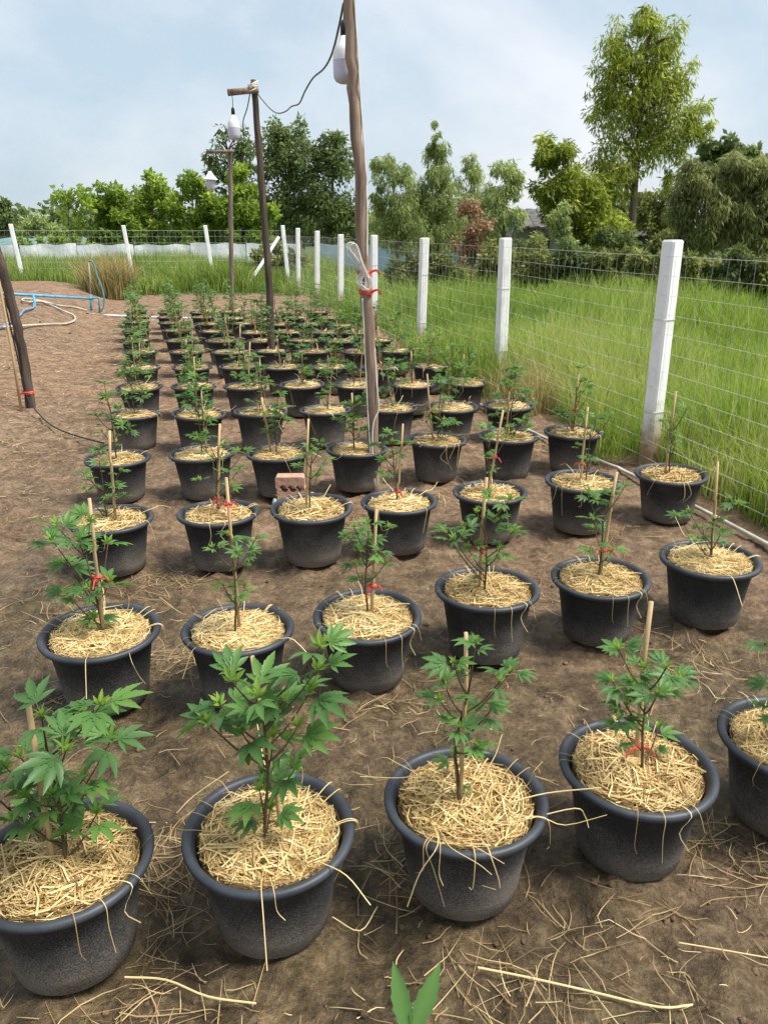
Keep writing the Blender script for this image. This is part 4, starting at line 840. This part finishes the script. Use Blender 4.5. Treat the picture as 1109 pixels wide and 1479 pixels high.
tree('willowy_tree', 'blue-green willowy tree in front of the shack with blue tarp', 23, (728, 395), [(728, 245, 22, 24), (738, 270, 22, 24), (718, 285, 28, 30), (735, 310, 22, 24), (712, 325, 28, 22)], 'euca', .17, .034, .7, .6, group=GR, trunk_r=.07, seed=13)
tree('willowy_thicket', 'pale green thicket filling the gaps between the willowy trees', 26.5, (640, 395), [(555, 318, 34, 30), (600, 315, 40, 32), (655, 322, 40, 30), (705, 332, 40, 26), (575, 345, 40, 22), (640, 350, 50, 20)], 'euca', .17, .034, .7, .5, 'shrub', GR, .05, seed=33)
tree('dead_shrub', 'brown withered shrub with dry curled leaves behind the wire', 19.5, (680, 420), [(678, 295, 20, 22), (690, 325, 22, 24), (672, 350, 22, 24), (665, 390, 24, 26)], 'dead', .1, .055, .4, .26, 'shrub', GR, .03, seed=14)
tree('tall_tree', 'tall spreading tree with feathery crown towering over the field fence', 27, (905, 400), [(932, 10, 16, 16), (930, 28, 28, 24), (905, 60, 38, 36), (955, 62, 40, 34), (880, 105, 40, 38), (925, 110, 48, 44), (975, 110, 40, 38), (870, 155, 32, 34), (915, 170, 50, 44), (965, 165, 46, 40), (1005, 165, 26, 26), (945, 215, 44, 36), (890, 220, 38, 34), (985, 205, 26, 26), (875, 262, 36, 40), (905, 255, 30, 34), (965, 258, 14, 26), (1012, 185, 22, 20)], 'big', .21, .042, .6, .3, group=GR, trunk_r=.17, seed=15, nlimb=40, clump=.34)
tree('leafy_tree', 'bushy dark tree with a bright tuft on its shoulder beside the tall tree', 26, (832, 400), [(800, 212, 32, 26), (790, 230, 20, 20), (830, 262, 34, 34), (795, 270, 34, 28), (850, 300, 40, 40), (810, 300, 34, 34), (870, 335, 40, 30), (845, 345, 40, 30)], 'big', .2, .055, .45, .55, group=GR, trunk_r=.12, seed=16)
tree('leafy_tree', 'dark round-topped tree glimpsed far behind the drooping bush', 40, (1045, 385), [(1040, 215, 34, 20), (1075, 225, 28, 16), (1095, 235, 18, 18), (1020, 235, 26, 22), (1050, 260, 50, 40)], 'dark', .32, .16, .2, .34, group=GR, trunk_r=.15, seed=17)
tree('willowy_tree', 'broad drooping olive green bush-tree beyond the near fence post', 19, (1050, 410), [(1010, 250, 30, 28), (1050, 245, 34, 28), (1095, 250, 34, 28), (1000, 290, 34, 36), (1045, 295, 42, 40), (1095, 300, 40, 42), (1020, 335, 44, 30), (1085, 345, 44, 28), (1140, 300, 40, 50)], 'pale', .18, .032, .75, .7, group=GR, trunk_r=.09, seed=18)
tree('leafy_tree', 'dark small tree standing in the gap left of the drooping bush', 30, (945, 385), [(945, 295, 30, 26), (930, 315, 28, 24), (960, 320, 28, 22)], 'olive', .2, .09, .3, .5, group=GR, trunk_r=.08, seed=19)
tree('willowy_shrub', 'grey-green shrub in front of the dark bushy tree', 21, (812, 400), [(812, 308, 20, 16), (805, 330, 26, 18), (820, 345, 22, 16)], 'euca', .15, .04, .6, .5, 'shrub', GR, .04, seed=20)
tree('leafy_tree', 'dark tree at the far end of the white sheeting wall', 38, (4, 370), [(3, 308, 14, 20), (-10, 320, 26, 30), (8, 338, 14, 16)], 'dark', .25, .14, .2, .5, group=GR, trunk_r=.1, seed=21)
tree('shrub', 'hazy grey-green shrub far behind the white sheeting', 48, (45, 370), [(42, 318, 14, 14), (60, 325, 20, 14), (30, 335, 20, 12), (75, 335, 24, 12)], 'euca', .26, .13, .2, .3, 'shrub', GR, .05, seed=22)
tree('shrub', 'green scrub growing between the thin-crowned tree and the sheeting', 35, (95, 375), [(85, 348, 30, 10), (115, 350, 28, 10), (45, 352, 30, 9)], 'lime', .2, .1, .1, .45, 'shrub', GR, .04, seed=23)
SH = [(590, 385, 34, 26, 'olive', 18, 'leafy weeds in front of the pale blue sheeting'), (640, 392, 34, 30, 'olive', 19, 'weedy olive shrub next to the withered brown shrub'), (715, 375, 30, 30, 'olive', 18.5, 'olive shrub behind the second fence post from the field end'),
      (770, 372, 36, 28, 'olive', 18, 'olive shrub below the shack with blue tarp'), (828, 375, 36, 28, 'dark', 17.8, 'dark shrub below the bushy dark tree'), (885, 378, 36, 26, 'olive', 17.5, 'yellowish shrub at the foot of the tall tree'),
      (935, 380, 34, 24, 'olive', 17, 'low shrub in front of the dark shed wall'), (1000, 385, 36, 26, 'olive', 16.5, 'shrub just behind the nearest white fence post'), (1060, 388, 40, 26, 'dark', 16.3, 'dark shrub under the broad drooping bush-tree'), (1120, 388, 40, 28, 'olive', 16, 'shrub at the outer end of the field hedge'), (900, 350, 40, 26, 'dark', 24, 'dark thicket around the foot of the tall tree'), (960, 352, 38, 22, 'olive', 24, 'thicket half hiding the dark shed'), (1010, 352, 36, 24, 'dark', 23, 'dark thicket under the edge of the drooping bush-tree'), (765, 350, 30, 22, 'dark', 24, 'dark thicket half hiding the shack'), (690, 352, 30, 22, 'dark', 24, 'dark thicket behind the withered brown shrub')]
for i, (px, py, rx, ry, mt, Yd, lab) in enumerate(SH):
    tree('shrub', lab, Yd, (px, 420), [(px, py-4, rx*.7, ry*.9), (px-rx*.5, py+random.uniform(-2, 10), rx*.55, ry*.8), (px+rx*.5, py+random.uniform(-2, 10), rx*.55, ry*.8), (px, py+ry*.9, rx, ry*.6)], mt, .13, .045, .35, .5, 'shrub', GR, .03, seed=40+i)
# ------------------------------------------------------------------ sheeting walls, shack and shed
def sheet(a, b, z0, z1, mat, label, npan):
    e = empty('sheeting_wall', (a.x, a.y, z0), 0, label, 'wall', 'low plastic sheeting walls'); d = (b-a)/npan
    for i in range(npan):
        V = []; F = []; m = 9; p = a+d*i; q = a+d*(i+1)-d*.015
        up = [z1-z0+random.gauss(0, .03), z1-z0+random.gauss(0, .03)]
        for j in range(m):
            t = j/(m-1); c = p.lerp(q, t)-a; bow = .05*math.sin(t*9+i)+random.gauss(0, .012)
            for zz in (0, .35, .7, 1): V.append((c.x, c.y+bow*(1 if zz in (.35, .7) else .4)+(i % 2)*.03, zz*(up[0]*(1-t)+up[1]*t+.03*math.sin(t*12+i)*zz)))
        for j in range(m-1):
            for k in range(3): F.append((j*4+k, j*4+4+k, j*4+5+k, j*4+k+1))
        MB().add(V, F).build('panel', M[mat], e, True)
    for i in range(npan+1):
        c = a+d*i-a; MB().tube([(c.x, c.y+.08, -.2), (c.x, c.y+.08, z1-z0+.12)], .03, 6).build('stake', M['greywood'], e)
sheet(Vector((-20, 30, 0)), Vector((-3.2, 31.5, 0)), .1, 1.08, 'sheet', 'low wall of white plastic sheeting behind the back fence', 8)
sheet(Vector((-2.6, 31.2, 0)), Vector((2.6, 27.6, 0)), .1, 1.08, 'bluesheet', 'low wall of pale blue sheeting behind the row of white posts', 3)
def shack(px0, px1, py_eave, py_ridge, Yd, label, wallm, roofm, tarp):
    a = dp(px0, py_eave, Yd); b = dp(px1, py_eave, Yd); r = dp(px0, py_ridge, Yd+2.0); cx = (a.x+b.x)/2; w_ = (b.x-a.x)/2; h = a.z; hr = r.z
    e = empty('shack', (cx, Yd+1.2, 0), 0, label, 'shed'); mb = MB()
    mb.box((-w_+.15, -1.0, -.1), (w_-.15, 1.6, h)); mb.build('wall', M[wallm], e)
    ro = MB(); n = 14
    for i in range(n):
        x0 = -w_+2*w_*i/n; x1 = x0+2*w_/n*.96; zz = .03*(i % 2)
        ro.add([(x0, -1.45, h-.04+zz), (x1, -1.45, h-.02+zz), (x1, .6, hr+zz), (x0, .6, hr+zz), (x0, -1.45, h-.09+zz), (x1, -1.45, h-.07+zz), (x1, .6, hr-.05+zz), (x0, .6, hr-.05+zz)], [(0, 1, 2, 3), (7, 6, 5, 4), (0, 4, 5, 1)])
        ro.add([(x0, .6, hr+zz), (x1, .6, hr+zz), (x1, 2.0, h+zz), (x0, 2.0, h+zz)], [(0, 1, 2, 3)])
    ro.build('roof', M[roofm], e)
    MB().box((-.5, -1.03, .3), (.3, -.99, h-.35)).build('door', M['shade'], e)
    if tarp: MB().add([(-w_-.05, -1.5, h+.03), (-w_+.42, -1.5, h+.05), (-w_+.36, -.2, hr-.12), (-w_-.05, -.1, hr-.08), (-w_-.05, -1.52, h-.22), (-w_+.3, -1.52, h-.15)], [(0, 1, 2, 3), (4, 5, 1, 0)]).build('tarp', M['tarp'], e)
    return e
shack(735, 835, 326, 302, 30, 'low shack with dark sheet roof and a blue tarp among trees', 'plaster', 'roof', True)
shack(905, 975, 338, 326, 34, 'dark low shed seen through the gap under the tall tree', 'shade', 'roof', False)
def tunnel(px, py, Yd, w2, h, ln, label):
    c = dp(px, py, Yd); e = empty('net_tunnel', (c.x, Yd, 0), .15, label, 'net tunnel', 'low net tunnels beyond the white sheeting'); V = []; F = []; m, n = 9, 6
    for i in range(n):
        for j in range(m): a = math.pi*j/(m-1); V.append((-w2+2*w2*i/(n-1), -ln*math.cos(a)+random.gauss(0, .02), h*math.sin(a)*(.94+.06*((i % 2) == 0))-.02))
    for i in range(n-1):
        for j in range(m-1): F.append((i*m+j, i*m+m+j, i*m+m+j+1, i*m+j+1))
    F += [tuple(range(m)), tuple(range((n-1)*m, n*m))]; MB().add(V, F).build('net_cover', M['tealnet'], e, True)
    for i in range(0, n, 2): MB().tube([Vector(v)*1.01 for v in V[i*m:(i+1)*m]], .02, 5).build('hoop', M['greywood'], e)
M['tealnet'] = simple('teal_net', (.10, .19, .19), (.18, .28, .27), 3, .7)
tunnel(35, 345, 37, 1.7, 1.3, .9, 'longer low teal net tunnel beyond the white sheeting')
tunnel(105, 347, 38, .8, 1.28, .8, 'short teal net tunnel near the thin-crowned tree')
# far treeline closing the horizon
g = np.random.default_rng(77); Cs = []
xs = np.linspace(-75, 75, 46)
C = []; 
for xx in xs:
    yy = 85+g.uniform(-6, 6); hh = g.uniform(2.2, 5); m = 420; v = g.normal(0, 1, (m, 3)); v /= np.linalg.norm(v, axis=1, keepdims=True)
    C.append(np.array([xx, yy, hh*.5])+v*(g.random((m, 1))**.4)*[3.0, 2.5, hh*.55])
C = np.concatenate(C); C = C[C[:, 2] > 0]; n = len(C)
V, F, T = leafcloud(C, g.normal(0, 1, (n, 3)), np.full(n, .8), np.full(n, .5), np.clip(g.normal(.45, .2, n), 0, 1), g)
tag(link('distant_woodland', npmesh('distant_woodland', V, F, LM['dark'], T)), 'dark strip of distant woodland along the horizon behind everything', 'woodland', kind='stuff')
